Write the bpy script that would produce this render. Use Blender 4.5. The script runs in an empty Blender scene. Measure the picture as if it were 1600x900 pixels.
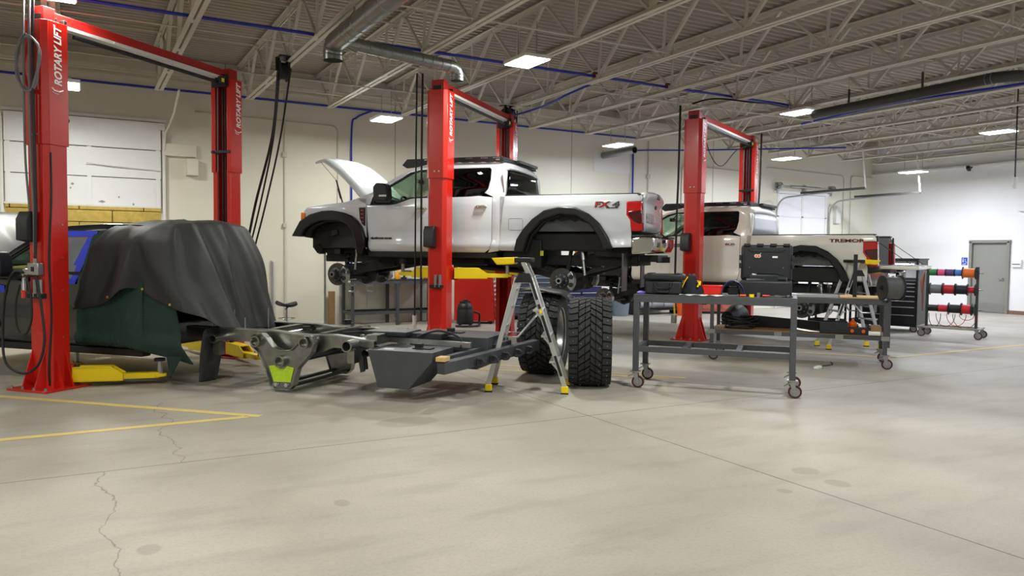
import bpy, bmesh, math, random
from mathutils import Vector as V, Matrix as M
C = bpy.context.scene.collection
PI = math.pi
random.seed(7)
def lin(c): return tuple(((x/255)/12.92 if x/255 <= .04045 else ((x/255+.055)/1.055)**2.4) for x in c)
# ---------------------------------------------------------------- materials
def mat(name, rgb, rough=.5, metal=0., var=.08, scale=6., bump=0., coat=0., spec=.5, alpha=1.):
    m = bpy.data.materials.new(name); m.use_nodes = True
    nt = m.node_tree; N = nt.nodes; L = nt.links; p = N['Principled BSDF']
    c = lin(rgb); tc = N.new('ShaderNodeTexCoord')
    nz = N.new('ShaderNodeTexNoise'); nz.inputs['Scale'].default_value = scale; nz.inputs['Detail'].default_value = 5
    L.new(tc.outputs['Object'], nz.inputs['Vector'])
    mx = N.new('ShaderNodeMix'); mx.data_type = 'RGBA'
    mx.inputs[6].default_value = (*[x*(1-var) for x in c], 1); mx.inputs[7].default_value = (*[min(1, x*(1+var)) for x in c], 1)
    L.new(nz.outputs['Fac'], mx.inputs[0]); L.new(mx.outputs[2], p.inputs['Base Color'])
    p.inputs['Roughness'].default_value = rough; p.inputs['Metallic'].default_value = metal
    p.inputs['Coat Weight'].default_value = coat; p.inputs['Specular IOR Level'].default_value = spec
    p.inputs['Coat Roughness'].default_value = .08
    if bump:
        b = N.new('ShaderNodeBump'); b.inputs['Strength'].default_value = bump; b.inputs['Distance'].default_value = .01
        L.new(nz.outputs['Fac'], b.inputs['Height']); L.new(b.outputs['Normal'], p.inputs['Normal'])
    return m
def emit(name, rgb, s):
    m = bpy.data.materials.new(name); m.use_nodes = True; p = m.node_tree.nodes['Principled BSDF']
    p.inputs['Base Color'].default_value = (*lin(rgb), 1); p.inputs['Emission Color'].default_value = (*lin(rgb), 1)
    p.inputs['Emission Strength'].default_value = s; return m
def glass(name, rgb, refl=.12):
    m = bpy.data.materials.new(name); m.use_nodes = True; nt = m.node_tree; N = nt.nodes; L = nt.links
    N.remove(N['Principled BSDF']); o = N['Material Output']
    t = N.new('ShaderNodeBsdfTransparent'); t.inputs[0].default_value = (*lin(rgb), 1)
    g = N.new('ShaderNodeBsdfGlossy'); g.inputs['Roughness'].default_value = .04
    lw = N.new('ShaderNodeLayerWeight'); lw.inputs[0].default_value = .25
    ml = N.new('ShaderNodeMath'); ml.operation = 'MULTIPLY_ADD'; ml.inputs[1].default_value = .5; ml.inputs[2].default_value = refl*.4
    mx = N.new('ShaderNodeMixShader'); L.new(lw.outputs['Fresnel'], ml.inputs[0]); L.new(ml.outputs[0], mx.inputs[0])
    L.new(t.outputs[0], mx.inputs[1]); L.new(g.outputs[0], mx.inputs[2]); L.new(mx.outputs[0], o.inputs[0])
    return m
RED = mat('lift_red_paint', (200, 30, 16), .32, var=.05, coat=.25)
REDD = mat('cabinet_red_paint', (200, 34, 26), .35, coat=.2)
WHT = mat('truck_white_paint', (212, 215, 222), .22, var=.02, coat=.8)
CRM = mat('truck_pearl_paint', (242, 240, 230), .25, var=.02, coat=.8)
BLU = mat('truck_black_blue_paint', (12, 14, 22), .2, var=.02, coat=.8)
HOODG = mat('hood_grey', (72, 71, 73), .45, var=.05)  # even grey, paler than the dark truck body
BLK = mat('black_plastic', (22, 22, 25), .5, var=.1)
FLR = mat('flare_black_plastic', (11, 11, 16), .34, var=.1)
UND = mat('underbody_black', (10, 10, 12), .55, var=.3, scale=9)
RUB = mat('tire_rubber', (42, 42, 45), .75, var=.2, bump=.2, scale=20)
STL = mat('raw_steel', (140, 140, 137), .27, .92, var=.45, scale=12)
GALV = mat('galvanised_metal', (170, 172, 174), .32, .9, var=.15, scale=14)
ALU = mat('brushed_aluminium', (205, 206, 208), .35, .75, var=.06)
CHR = mat('chrome', (225, 225, 228), .08, 1., var=.02)
YEL = mat('lift_arm_yellow', (240, 208, 10), .4, var=.06)
YELP = mat('ladder_yellow_plastic', (250, 215, 0), .45, var=.04)
GRY = mat('bench_grey_paint', (74, 76, 80), .5, var=.1)
DGR = mat('dark_grey_metal', (46, 48, 52), .45, .3, var=.1)
TANK = mat('tank_grey_steel', (84, 86, 92), .42, .55, var=.15, scale=5)
JST = mat('joist_paint', (206, 202, 190), .6, var=.06)
DECK = mat('roof_deck_paint', (168, 160, 148), .7, var=.08, scale=2)
PLY = mat('plywood', (214, 178, 118), .6, var=.15, scale=10)
WOOD = mat('old_wood', (140, 108, 70), .7, var=.3, scale=12)
GRN = mat('green_blanket', (52, 88, 80), .9, var=.12)
WHP = mat('white_paint', (228, 228, 226), .5, var=.03)
PIPEB = mat('blue_air_pipe', (28, 48, 175), .4, var=.1)
HOSE = mat('black_hose', (20, 20, 22), .5)
GHOSE = mat('grey_hose', (120, 120, 122), .4)
CASE = mat('case_black_plastic', (30, 32, 38), .55, var=.15, scale=30)
ORG = mat('orange_plastic', (235, 95, 20), .45)
PURP = mat('purple_glove', (120, 100, 210), .5)
LAMPR = mat('red_lens', (190, 14, 14), .12, var=.25, coat=.6, scale=15)
LAMPD = mat('dark_red_lens', (70, 8, 18), .12, coat=.6)
AMB = mat('amber_lens', (235, 130, 20), .2, coat=.5)
FAB = mat('seat_fabric', (26, 26, 30), .85)
TARP = mat('tarp_black_canvas', (40, 40, 41), .62, var=.14, scale=2.5, bump=.15)
PLST = mat('plastic_film', (120, 126, 132), .2, var=.3, scale=5)
BTAPE = mat('blue_masking_tape', (38, 60, 220), .55)
BIN = mat('bin_grey_plastic', (116, 130, 140), .55)
CHB = mat('blue_tool_chest', (34, 38, 92), .4, var=.05)
CHS = mat('slate_tool_chest', (84, 96, 114), .4, var=.05)
CHK = mat('black_tool_chest', (26, 28, 32), .4, var=.08)
GLF = glass('front_door_glass', (236, 246, 238), .06)
GLR = glass('tinted_glass', (84, 94, 88), .1)
GLW = glass('windshield_glass', (232, 244, 236), .06)
GLC = glass('clear_plastic', (190, 190, 190), .25)
DOORG = mat('door_grey_paint', (128, 128, 120), .5, var=.03)
CONC = None
FB = mat('brake_iron', (78, 76, 72), .5, .6, var=.2, scale=20)
DRED = mat('dark_red', (120, 20, 18), .5)
WRED = mat('red_wire', (190, 25, 30), .45)
# ---------------------------------------------------------------- mesh builder
class MB:
    def __init__(s, T=None): s.bm = bmesh.new(); s.T = T or M.Identity(4); s.mi = 0
    def poly(s, vs, fs, smooth=False):
        bv = [s.bm.verts.new(s.T @ V(v)) for v in vs]
        for f in fs:
            try: q = s.bm.faces.new([bv[i] for i in f]); q.material_index = s.mi; q.smooth = smooth
            except ValueError: pass
        return s
    def box(s, c, d, r=None):
        R = M.Identity(3)
        if r is not None:
            from mathutils import Euler
            R = Euler(r).to_matrix() if not isinstance(r, M) else r
        c = V(c); x, y, z = [k/2 for k in d]
        vs = [c+R@V((a*x, b*y, e*z)) for e in (-1, 1) for b in (-1, 1) for a in (-1, 1)]
        return s.poly(vs, [(0, 2, 3, 1), (4, 5, 7, 6), (0, 1, 5, 4), (2, 6, 7, 3), (0, 4, 6, 2), (1, 3, 7, 5)])
    def frame(s, a, b, up=(0, 0, 1)):
        a = V(a); b = V(b); z = (b-a).normalized(); u = V(up)
        if abs(z.dot(u)) > .98: u = V((1, 0, 0))
        x = u.cross(z).normalized(); y = z.cross(x)
        return a, b, x, y
    def bar(s, a, b, w, h, up=(0, 0, 1)):
        a, b, x, y = s.frame(a, b, up); w /= 2; h /= 2
        vs = [p+x*i*w+y*j*h for p in (a, b) for i, j in ((-1, -1), (1, -1), (1, 1), (-1, 1))]
        return s.poly(vs, [(3, 2, 1, 0), (4, 5, 6, 7), (0, 1, 5, 4), (1, 2, 6, 5), (2, 3, 7, 6), (3, 0, 4, 7)])
    def cyl(s, a, b, r, r2=None, n=16, cap=True):
        a, b, x, y = s.frame(a, b); r2 = r if r2 is None else r2
        vs = [p+(x*math.cos(2*PI*i/n)+y*math.sin(2*PI*i/n))*q for p, q in ((a, r), (b, r2)) for i in range(n)]
        s.poly(vs, [(i, (i+1) % n, n+(i+1) % n, n+i) for i in range(n)], True)
        if cap:
            s.poly(vs[:n], [tuple(range(n-1, -1, -1))]); s.poly(vs[n:], [tuple(range(n))])
        return s
    def pipe(s, a, b, r, ri, n=16):
        a, b, x, y = s.frame(a, b)
        vs = [p+(x*math.cos(2*PI*i/n)+y*math.sin(2*PI*i/n))*q for p, q in ((a, r), (b, r), (b, ri), (a, ri)) for i in range(n)]
        return s.poly(vs, [(k*n+i, k*n+(i+1) % n, ((k+1) % 4)*n+(i+1) % n, ((k+1) % 4)*n+i) for k in range(4) for i in range(n)], False)
    def tube(s, pts, r, n=8, closed=False, cap=True):
        P = [V(p) for p in pts]; m = len(P); vs = []
        x = None
        for i in range(m):
            t = (P[(i+1) % m]-P[i-1]) if closed else (P[min(i+1, m-1)]-P[max(i-1, 0)])
            t = t.normalized() if t.length > 1e-9 else V((0, 0, 1))
            if x is None:
                u = V((0, 0, 1)) if abs(t.z) < .9 else V((1, 0, 0)); x = u.cross(t).normalized()
            x = (x-t*x.dot(t)).normalized(); y = t.cross(x)
            rr = r[i] if isinstance(r, (list, tuple)) else r
            vs += [P[i]+(x*math.cos(2*PI*k/n)+y*math.sin(2*PI*k/n))*rr for k in range(n)]
        fs = [(i*n+k, i*n+(k+1) % n, ((i+1) % m)*n+(k+1) % n, ((i+1) % m)*n+k) for i in range(m if closed else m-1) for k in range(n)]
        s.poly(vs, fs, True)
        if cap and not closed: s.poly(vs[:n], [tuple(range(n-1, -1, -1))]); s.poly(vs[-n:], [tuple(range(n))])
        return s
    def prism(s, pts, pl, lo, hi):
        f = {'xz': lambda a, b, t: (a, t, b), 'xy': lambda a, b, t: (a, b, t), 'yz': lambda a, b, t: (t, a, b)}[pl]
        n = len(pts); vs = [f(a, b, t) for t in (lo, hi) for a, b in pts]
        return s.poly(vs, [tuple(range(n-1, -1, -1)), tuple(range(n, 2*n))]+[(i, (i+1) % n, n+(i+1) % n, n+i) for i in range(n)])
    def lathe(s, prof, o=(0, 0, 0), ax=(0, 0, 1), n=24, closed=False, smooth=True):
        a, b, x, y = s.frame(o, V(o)+V(ax)); z = V(ax).normalized(); m = len(prof)
        vs = [V(o)+z*h+(x*math.cos(2*PI*i/n)+y*math.sin(2*PI*i/n))*r for r, h in prof for i in range(n)]
        return s.poly(vs, [(k*n+i, k*n+(i+1) % n, ((k+1) % m)*n+(i+1) % n, ((k+1) % m)*n+i) for k in range(m if closed else m-1) for i in range(n)], smooth)
    def grid(s, rows, smooth=True):
        m = len(rows); n = len(rows[0]); vs = [v for r in rows for v in r]
        return s.poly(vs, [(i*n+j, i*n+j+1, (i+1)*n+j+1, (i+1)*n+j) for i in range(m-1) for j in range(n-1)], smooth)
    def build(s, name, mats, parent=None, bev=0, solid=0, ang=40, label=None, kind=None, sub=0, soff=-1, norm=True):
        if norm: bmesh.ops.recalc_face_normals(s.bm, faces=s.bm.faces[:])
        me = bpy.data.meshes.new(name); s.bm.to_mesh(me); s.bm.free()
        for m in (mats if isinstance(mats, (list, tuple)) else [mats]): me.materials.append(m)
        for p in me.polygons: p.use_smooth = True
        me.set_sharp_from_angle(angle=math.radians(ang))
        o = bpy.data.objects.new(name, me); C.objects.link(o)
        if parent: o.parent = parent
        if solid:
            k = o.modifiers.new('t', 'SOLIDIFY'); k.thickness = solid; k.offset = soff
        if bev:
            k = o.modifiers.new('b', 'BEVEL'); k.width = bev; k.segments = 2; k.limit_method = 'ANGLE'; k.angle_limit = math.radians(38)
        if sub:
            k = o.modifiers.new('s', 'SUBSURF'); k.levels = sub; k.render_levels = sub
        if label: o['label'] = label
        if kind: o['kind'] = kind
        return o
def thing(name, label, cat, loc=(0, 0, 0), rz=0., group=None):
    o = bpy.data.objects.new(name, None); C.objects.link(o); o.empty_display_size = .1
    o.location = loc; o.rotation_euler = (0, 0, rz); o['label'] = label; o['category'] = cat
    if group: o['group'] = group
    return o
def tag(o, label, cat, group=None):
    o['label'] = label; o['category'] = cat
    if group: o['group'] = group
    return o
def struct(o): o['kind'] = 'structure'; return o
def dup(r, loc=None, rz=None, label=None, group=None):
    kids = {}
    for o in bpy.data.objects: kids.setdefault(o.parent, []).append(o)
    def cp(o, par):
        c = o.copy(); C.objects.link(c)
        if par: c.parent = par
        for k in kids.get(o, []): cp(k, c)
        return c
    c = cp(r, None)
    if loc is not None: c.location = loc
    if rz is not None: c.rotation_euler = (0, 0, rz)
    if label: c['label'] = label
    if group: c['group'] = group
    return c
def text(s, size, m, parent, mx, name='lettering', ext=.002, shear=0., bold=0., sx=1., align='LEFT', label=None):
    cu = bpy.data.curves.new('t', 'FONT'); cu.body = s; cu.size = size; cu.extrude = ext; cu.shear = shear; cu.offset = bold; cu.align_x = align
    o = bpy.data.objects.new('t', cu); C.objects.link(o); bpy.context.view_layer.update()
    me = bpy.data.meshes.new_from_object(o.evaluated_get(bpy.context.evaluated_depsgraph_get()))
    bpy.data.objects.remove(o); me.transform(mx @ M.Diagonal((sx, 1, 1, 1))); me.materials.clear(); me.materials.append(m); me.name = name
    t = bpy.data.objects.new(name, me); C.objects.link(t); t.parent = parent
    if label: t['label'] = label
    return t
def fr(o, x, y):
    x = V(x).normalized(); y = V(y).normalized(); z = x.cross(y)
    return M(((x.x, y.x, z.x, o[0]), (x.y, y.y, z.y, o[1]), (x.z, y.z, z.z, o[2]), (0, 0, 0, 1)))
def arc(c, r, a0, a1, n, u, v):
    return [V(c)+V(u)*r*math.cos(a0+(a1-a0)*i/n)+V(v)*r*math.sin(a0+(a1-a0)*i/n) for i in range(n+1)]
def sag(a, b, d, n=14):
    a = V(a); b = V(b); return [a.lerp(b, i/n)-V((0, 0, d*4*(i/n)*(1-i/n))) for i in range(n+1)]
# ---------------------------------------------------------------- room
W, E, XL, YF = 15.55, 21.74, -9., -9.
ZB, ZT = 4.236, 5.0
def floor_mat():
    m = bpy.data.materials.new('concrete_floor'); m.use_nodes = True; nt = m.node_tree; N = nt.nodes; L = nt.links; p = N['Principled BSDF']
    tc = N.new('ShaderNodeTexCoord'); sep = N.new('ShaderNodeSeparateXYZ'); L.new(tc.outputs['Object'], sep.inputs[0])
    def noise(sc, det=6, vec=None):
        n = N.new('ShaderNodeTexNoise'); n.inputs['Scale'].default_value = sc; n.inputs['Detail'].default_value = det
        L.new(vec or tc.outputs['Object'], n.inputs['Vector']); return n.outputs['Fac']
    def math_(op, a, b=None, c=None):
        n = N.new('ShaderNodeMath'); n.operation = op
        for i, v in enumerate((a, b, c)):
            if v is None: continue
            if isinstance(v, (int, float)): n.inputs[i].default_value = v
            else: L.new(v, n.inputs[i])
        return n.outputs[0]
    def mix(f, a, b):
        n = N.new('ShaderNodeMix'); n.data_type = 'RGBA'
        for i, v in ((0, f), (6, a), (7, b)):
            if isinstance(v, tuple): n.inputs[i].default_value = (*v, 1)
            elif isinstance(v, (int, float)): n.inputs[i].default_value = v
            else: L.new(v, n.inputs[i])
        return n.outputs[2]
    def ramp(f, a, b):
        n = N.new('ShaderNodeMapRange'); n.inputs[1].default_value = a; n.inputs[2].default_value = b; L.new(f, n.inputs[0]); return n.outputs[0]
    mp = N.new('ShaderNodeMapping'); mp.inputs['Scale'].default_value = (.5, 1.6, 1); mp.inputs['Rotation'].default_value = (0, 0, .5); L.new(tc.outputs['Object'], mp.inputs['Vector'])
    col = mix(ramp(noise(.7, 8), .35, .65), lin((158, 152, 142)), lin((176, 170, 160)))
    col = mix(math_('MULTIPLY', ramp(noise(2.6, 8, mp.outputs[0]), .5, .75), .45), col, lin((138, 132, 124)))
    col = mix(math_('MULTIPLY', ramp(noise(45, 3), .45, .7), .22), col, lin((130, 125, 118)))
    X, Y = sep.outputs[0], sep.outputs[1]
    def line(coord, pos, w): return math_('LESS_THAN', math_('ABSOLUTE', math_('SUBTRACT', coord, pos)), w)
    wob = math_('MULTIPLY', math_('SUBTRACT', noise(3, 2), .5), .006)
    j = None
    for c, ps in ((Y, (5.79-9.1, 5.79)), (X, (4.09-7.5, 4.09, 4.09+12.0))):
        for q in ps:
            l = line(math_('ADD', c, wob), q, .0055); j = l if j is None else math_('MAXIMUM', j, l)
    wx = math_('ADD', math_('MULTIPLY', math_('SUBTRACT', noise(1.7, 5), .5), .55), X)
    def crack(x0, y0, y1):
        a = line(wx, x0, .0045); a = math_('MULTIPLY', a, math_('GREATER_THAN', Y, y0)); return math_('MULTIPLY', a, math_('LESS_THAN', Y, y1))
    for x0, y0, y1 in ((.15, 2.2, 5.79), (.62, 5.79, 8.2)): j = math_('MAXIMUM', j, math_('MULTIPLY', crack(x0, y0, y1), .6))
    col = mix(math_('MULTIPLY', j, .75), col, lin((52, 48, 44)))
    for cx, cy, rx, ry in ((1.34, 4.42, .05, .07), (.28, 4.17, .06, .08), (4.4, 3.6, .11, .09), (4.35, 3.3, .08, .09), (3.9, 3.35, .05, .05), (2.5, 6.3, .3, .2)):
        dx = math_('DIVIDE', math_('SUBTRACT', X, cx), rx); dy = math_('DIVIDE', math_('SUBTRACT', Y, cy), ry)
        d = math_('ADD', math_('MULTIPLY', dx, dx), math_('MULTIPLY', dy, dy)); d = math_('ADD', d, math_('MULTIPLY', noise(9, 3), .6))
        n = N.new('ShaderNodeMapRange'); n.inputs[1].default_value = 1.0; n.inputs[2].default_value = 1.35; n.inputs[3].default_value = .32; n.inputs[4].default_value = 0; L.new(d, n.inputs[0])
        col = mix(n.outputs[0], col, lin((112, 106, 98)))
    L.new(col, p.inputs['Base Color'])
    L.new(math_('MULTIPLY_ADD', noise(1.5, 6), .25, .42), p.inputs['Roughness'])
    b = N.new('ShaderNodeBump'); b.inputs['Strength'].default_value = .08; L.new(noise(30, 4), b.inputs['Height']); L.new(b.outputs[0], p.inputs['Normal'])
    p.inputs['Specular IOR Level'].default_value = .35
    return m
def wall_mat(name, rgb, blocks=False):
    m = mat(name, rgb, .6, var=.035, scale=1.2, bump=.1)
    return m
WALLB = wall_mat('wall_cream_paint', (226, 223, 208)); WALLR = wall_mat('wall_white_paint', (230, 230, 230))
struct(MB().box(((XL+E)/2, (YF+W+4)/2, -.1), (E-XL+.6, W+4-YF+.6, .2)).build('floor', floor_mat()))
b = MB()                                       # back wall with the roll-up door opening and the far door opening
GX0, GX1, GZ = -1.1, 1.32, 3.75
HX0, HX1, HZ = 17.45, 19.6, 3.3
b.box(((XL+GX0)/2, W+.1, 2.7), (GX0-XL, .2, 5.4)); b.box(((GX0+GX1)/2, W+.1, (GZ+5.4)/2), (GX1-GX0, .2, 5.4-GZ))
b.box(((GX1+HX0)/2, W+.1, 2.7), (HX0-GX1, .2, 5.4)); b.box(((HX0+HX1)/2, W+.1, (HZ+5.4)/2), (HX1-HX0, .2, 5.4-HZ))
b.box(((HX1+E)/2, W+.1, 2.7), (E-HX1, .2, 5.4))
struct(b.build('wall_back', WALLB))
b = MB(); D0, D1, DZ = 11.42, 12.42, 1.95
b.box((E+.1, (YF+D0)/2, 2.7), (.2, D0-YF, 5.4)); b.box((E+.1, (D1+W+.2)/2, 2.7), (.2, W+.2-D1, 5.4)); b.box((E+.1, (D0+D1)/2, (DZ+5.4)/2), (.2, D1-D0, 5.4-DZ))
struct(b.build('wall_right', WALLR))
struct(MB().box((XL-.1, (YF+W)/2, 2.7), (.2, W-YF+.4, 5.4)).build('wall_left', WALLB))
struct(MB().box(((XL+E)/2, YF-.1, 2.7), (E-XL, .2, 5.4)).build('wall_front', WALLR))
# corrugated roof deck: flutes run along X
b = MB(); y = YF; prof = []
while y < W+.2:
    prof += [(y, ZT+.03), (y+.06, ZT+.03), (y+.085, ZT+.075), (y+.13, ZT+.075), (y+.153, ZT+.03)]; y += .1531
b.poly([(x, a, z) for x in (XL, E) for a, z in prof], [(i, i+1, len(prof)+i+1, len(prof)+i) for i in range(len(prof)-1)])
b.box(((XL+E)/2, (YF+W)/2, ZT+.2), (E-XL+.4, W-YF+.4, .08))
struct(b.build('ceiling', DECK, ang=10))
# open-web roof joists
def joist_bm():
    b = MB(); y0, y1 = YF, W-.02; e = W-.9
    for s in (-1, 1):
        for z0, za in ((ZT, -1), (ZB, 1)):
            ya, yb = (y0, y1) if z0 == ZT else (y0, e)
            b.box((s*.042, (ya+yb)/2, z0+za*.006), (.056, yb-ya, .012)); b.box((s*.018, (ya+yb)/2, z0+za*.034), (.009, yb-ya, .056))
    p = 1.535; k = 0
    while e-p*k > y0:
        n = e-p*k
        b.bar((0, n, ZB+.03), (0, n-.05, ZT-.03), .03, .03)
        b.bar((.012, n, ZB+.03), (.012, min(n+p/2, y1), ZT-.03), .034, .034)
        b.bar((-.012, n, ZB+.03), (-.012, n-p/2, ZT-.03), .045, .045, up=(1, 0, 0))
        b.box((0, n, ZB+.03), (.03, .16, .05)); k += 1
    return b
J0, JS = 1.219, 1.494
j0 = None
for k in range(-6, 14):
    x = J0+k*JS
    if x > E-.3 or x < XL: continue
    if j0 is None: j0 = joist_bm().build('trim_1', JST); o = j0
    else: o = j0.copy(); C.objects.link(o); o.name = 'trim_%d' % (k+7)
    o.location.x = x; struct(o)
b = MB()                                        # bridging rods between joists
for y in (13.6, 10.55, 8.3, 5.2, 2.0, -2.):
    b.cyl((XL, y, ZB+.045), (E, y, ZB+.045), .011, n=6); b.cyl((XL, y, ZT-.04), (E, y, ZT-.04), .011, n=6)
struct(b.build('trim_30', JST))
b = MB(); b.box(((XL+E)/2, W-.07, 4.8), (E-XL, .14, .12)); b.box(((XL+E)/2, W-.03, 4.62), (E-XL, .06, .03)); struct(b.build('trim_31', JST))
b = MB(); b.box((E-.06, (YF+W)/2, 4.05), (.12, W-YF, .05)); b.box((E-.05, (YF+W)/2, 4.42), (.1, W-YF, .06)); struct(b.build('trim_32', WHP))
struct(MB().box((E-.012, (YF+11.4)/2, .05), (.024, 11.4-YF, .1)).build('baseboard_right', mat('brown_vinyl_base', (120, 90, 74), .6)))
struct(MB().box((E-.012, (12.45+W)/2, .05), (.024, W-12.45, .1)).build('baseboard_right', bpy.data.materials['brown_vinyl_base']))
# joints of the precast panels on the back wall
SEAM = mat('panel_joint', (150, 146, 134), .7)
b = MB()
for x in (5.87, 10.37, 14.97, 2.45): b.box((x, W-.002, 2.6), (.012, .006, 5.0))
struct(b.build('trim_33', SEAM))
# painted yellow stall lines
YL = mat('floor_line_yellow', (214, 192, 118), .6, var=.15, scale=8)
def stripe(a, c, w=.09):
    a = V((*a, .001)); c = V((*c, .001)); t = (c-a).normalized(); n = V((-t.y, t.x, 0))*w/2; z = V((0, 0, .002))
    o = MB().poly([a-n, c-n, c+n, a+n, a-n+z, c-n+z, c+n+z, a+n+z], [(0, 1, 2, 3), (4, 5, 6, 7), (0, 1, 5, 4), (1, 2, 6, 5), (2, 3, 7, 6), (3, 0, 4, 7)]).build('floor_marking', YL); return struct(o)
stripe((1.4, 7.1), (-.95, 9.45)); stripe((1.3, 7.13), (-4, 7.08)); stripe((6.4, 7.03), (4.55, 9.35), .06); stripe((6.2, 7.1), (4.3, 8.9), .06)
stripe((10.6, 7.1), (9.5, 8.35), .07); stripe((10.3, 7.13), (16, 7.2), .07)
# right wall door with frame
b = MB(); b.box((E+.02, (D0+D1)/2, DZ+.0), (.16, D1-D0+.1, .08)); b.box((E+.02, D0, DZ/2), (.16, .08, DZ)); b.box((E+.02, D1, DZ/2), (.16, .08, DZ))
dr = struct(b.build('door_1', DOORG, bev=.006))
DRT = mat('door_leaf_paint', (136, 136, 128), .5, var=.03)
MB().box((E+.05, (D0+D1)/2, DZ/2-.02), (.05, D1-D0-.08, DZ-.06)).build('door_leaf', DRT, dr)
MB().box((E+.022, (D0+D1)/2, .15), (.006, D1-D0-.14, .24)).build('kick_plate', mat('door_kick', (140, 140, 133), .35, .4), dr)
b = MB(); b.cyl((E+.03, D0+.14, .95), (E-.04, D0+.14, .95), .014); b.cyl((E-.035, D0+.14, .95), (E-.035, D0+.26, .95), .012); b.build('door_handle', GALV, dr, label='metal lever handle')
# ---- roll-up door at the left, half raised
PAN = mat('overhead_door_paint', (236, 236, 240), .4, var=.02, scale=2)
g = struct(MB().box(((GX0+GX1)/2, W-.02, 3.84), (GX1-GX0+.16, .1, .05)).build('door_2', PAN))
zs = [2.25, 2.77, 3.29, 3.8]
for i in range(3):
    b = MB(); b.box(((GX0+GX1)/2, W-.08-(.015*i), (zs[i]+zs[i+1])/2), (GX1-GX0-.02, .045, zs[i+1]-zs[i]-.012), (-.05 if i == 2 else 0, 0, 0)); b.build('door_panel', PAN, g, bev=.006)
MB().box(((GX0+GX1)/2, W-.04, 3.03), (GX1-GX0-.01, .02, 1.54)).build('seam_light_block', mat('seam_shade_grey', (60, 60, 62), .7), g)  # added sheet: stops yard light leaking through the panel seams, keeps them dark
b = MB()
for x in (GX0+.06, .16, GX1-.06): b.box((x, W-.115, 2.78), (.07, .012, 1.06))
for x in (GX0+.06, GX1-.06):
    for k in range(10): b.cyl((x, W-.121, 2.3+k*.1), (x, W-.126, 2.3+k*.1), .008, n=6)
b.build('stile', PAN, g)
b = MB(); b.box((.16, W-.135, 2.27), (.12, .03, .03)); b.box((.16, W-.135, 3.0), (.1, .04, .05))
b.tube([(.12, W-.15, 3.0), (.5, W-.16, 2.97), (1.3, W-.14, 2.93)], .014, 6); b.box((.1, W-.14, 2.26), (2.4, .012, .03)); b.build('strut', WHP, g, label='bent white bracing bar')
b = MB()
for x in (GX0-.03, GX1+.04): b.box((x, W-.06, 1.85), (.05, .09, 3.7)); b.box((x, W-.1, 1.85), (.03, .02, 3.7))
b.tube([(GX1+.04, W-.12, 3.3), (GX1+.06, W-.16, 3.6), (GX1+.12, W-.35, 3.75), (GX1+.15, W-.8, 3.9), (GX1+.15, W-1.6, 4.15)], .02, 6)
b.tube([(GX0-.03, W-.12, 3.3), (GX0-.03, W-.16, 3.6), (GX0-.03, W-.35, 3.75), (GX0-.03, W-1.6, 4.1)], .02, 6); b.build('track', WHP, g)
DENT = mat('dent_grey', (150, 150, 155), .6)
b = MB()
for x, z, w in ((-.1, 2.62, .06), (.35, 2.33, .12), (.62, 2.42, .03), (.85, 2.3, .04), (-.13, 2.55, .03)): b.prism([(x-w/2, z), (x, z+.03), (x+w/2, z+.005), (x+.1*w, z-.02)], 'xz', W-.1055, W-.1025)
b.build('dent', DENT, g)
b = MB(); b.cyl((GX1-.02, W-.13, 3.72), (GX1+.06, W-.13, 3.72), .05); b.box((GX1+.0, W-.14, 3.72), (.1, .06, .12)); b.build('roller_bracket', WHP, g)
# yard wall seen under the raised door
EXT = mat('outside_block', (206, 196, 150), .9, var=.35, scale=8, bump=.5)
b = MB()
for r in range(18):
    for k in range(-1, 12): b.box((-5+k*1.25+(r % 2)*.62, W+3.4, .12+r*.26), (1.235, .2, .247))
b.box((1.5, W+3.52, 2.4), (16, .1, 4.8)); struct(b.build('wall_outside', EXT, bev=.01))
# ---- far sectional door, closed
g = struct(MB().box(((HX0+HX1)/2, W-.03, HZ+.03), (HX1-HX0+.2, .08, .07)).build('door_3', PAN))
for i in range(5):
    b = MB(); b.box(((HX0+HX1)/2, W+.02, .33+i*.66), (HX1-HX0, .05, .64)); b.build('door_panel', PAN, g, bev=.006)
b = MB()
for x in (HX0+.05, (HX0+HX1)/2, HX1-.05): b.box((x, W-.01, 1.65), (.08, .02, 3.3))
for i in range(1, 5): b.box(((HX0+HX1)/2, W-.012, i*.66), (HX1-HX0, .016, .03))
b.build('stile', WHP, g)
b = MB()
for x in (HX0-.06, HX1+.06):
    b.tube([(x, W-.06, .05), (x, W-.06, 2.75)]+arc((x, W-.46, 2.75), .4, 0, PI/2, 8, (0, 1, 0), (0, 0, 1))[1:]+[(x, W-2.9, 3.25)], .026, 6)
b.build('track', GALV, g)
b = MB()
for x in (HX0-.06, HX1+.06): b.box((x, W-1.9, 3.24), (.05, 2.0, .06))
b.build('track_rail', mat('dark_track', (70, 68, 66), .4, .5), g)
b = MB()
for x in (HX0-.06, HX1+.06): b.bar((x, W-2.9, 3.25), (x+.12, W-2.7, 4.25), .03, .03)
b.build('hanger', WHP, g)
b = MB(); b.cyl((HX0-.2, W-.15, 3.5), (HX1+.2, W-.15, 3.5), .016, n=8)
b.cyl((HX0+.4, W-.15, 3.5), (HX1-.5, W-.15, 3.5), .035, n=10)
for x in (HX0-.06, HX1+.06): b.lathe([(.02, -.03), (.1, -.03), (.1, .03), (.02, .03)], (x, W-.15, 3.5), (1, 0, 0), 16); b.box((x, W-.06, 3.45), (.06, .1, .3))
b.box(((HX0+HX1)/2, W-.06, 3.42), (.06, .1, .3)); b.build('torsion_shaft', GALV, g)
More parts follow.
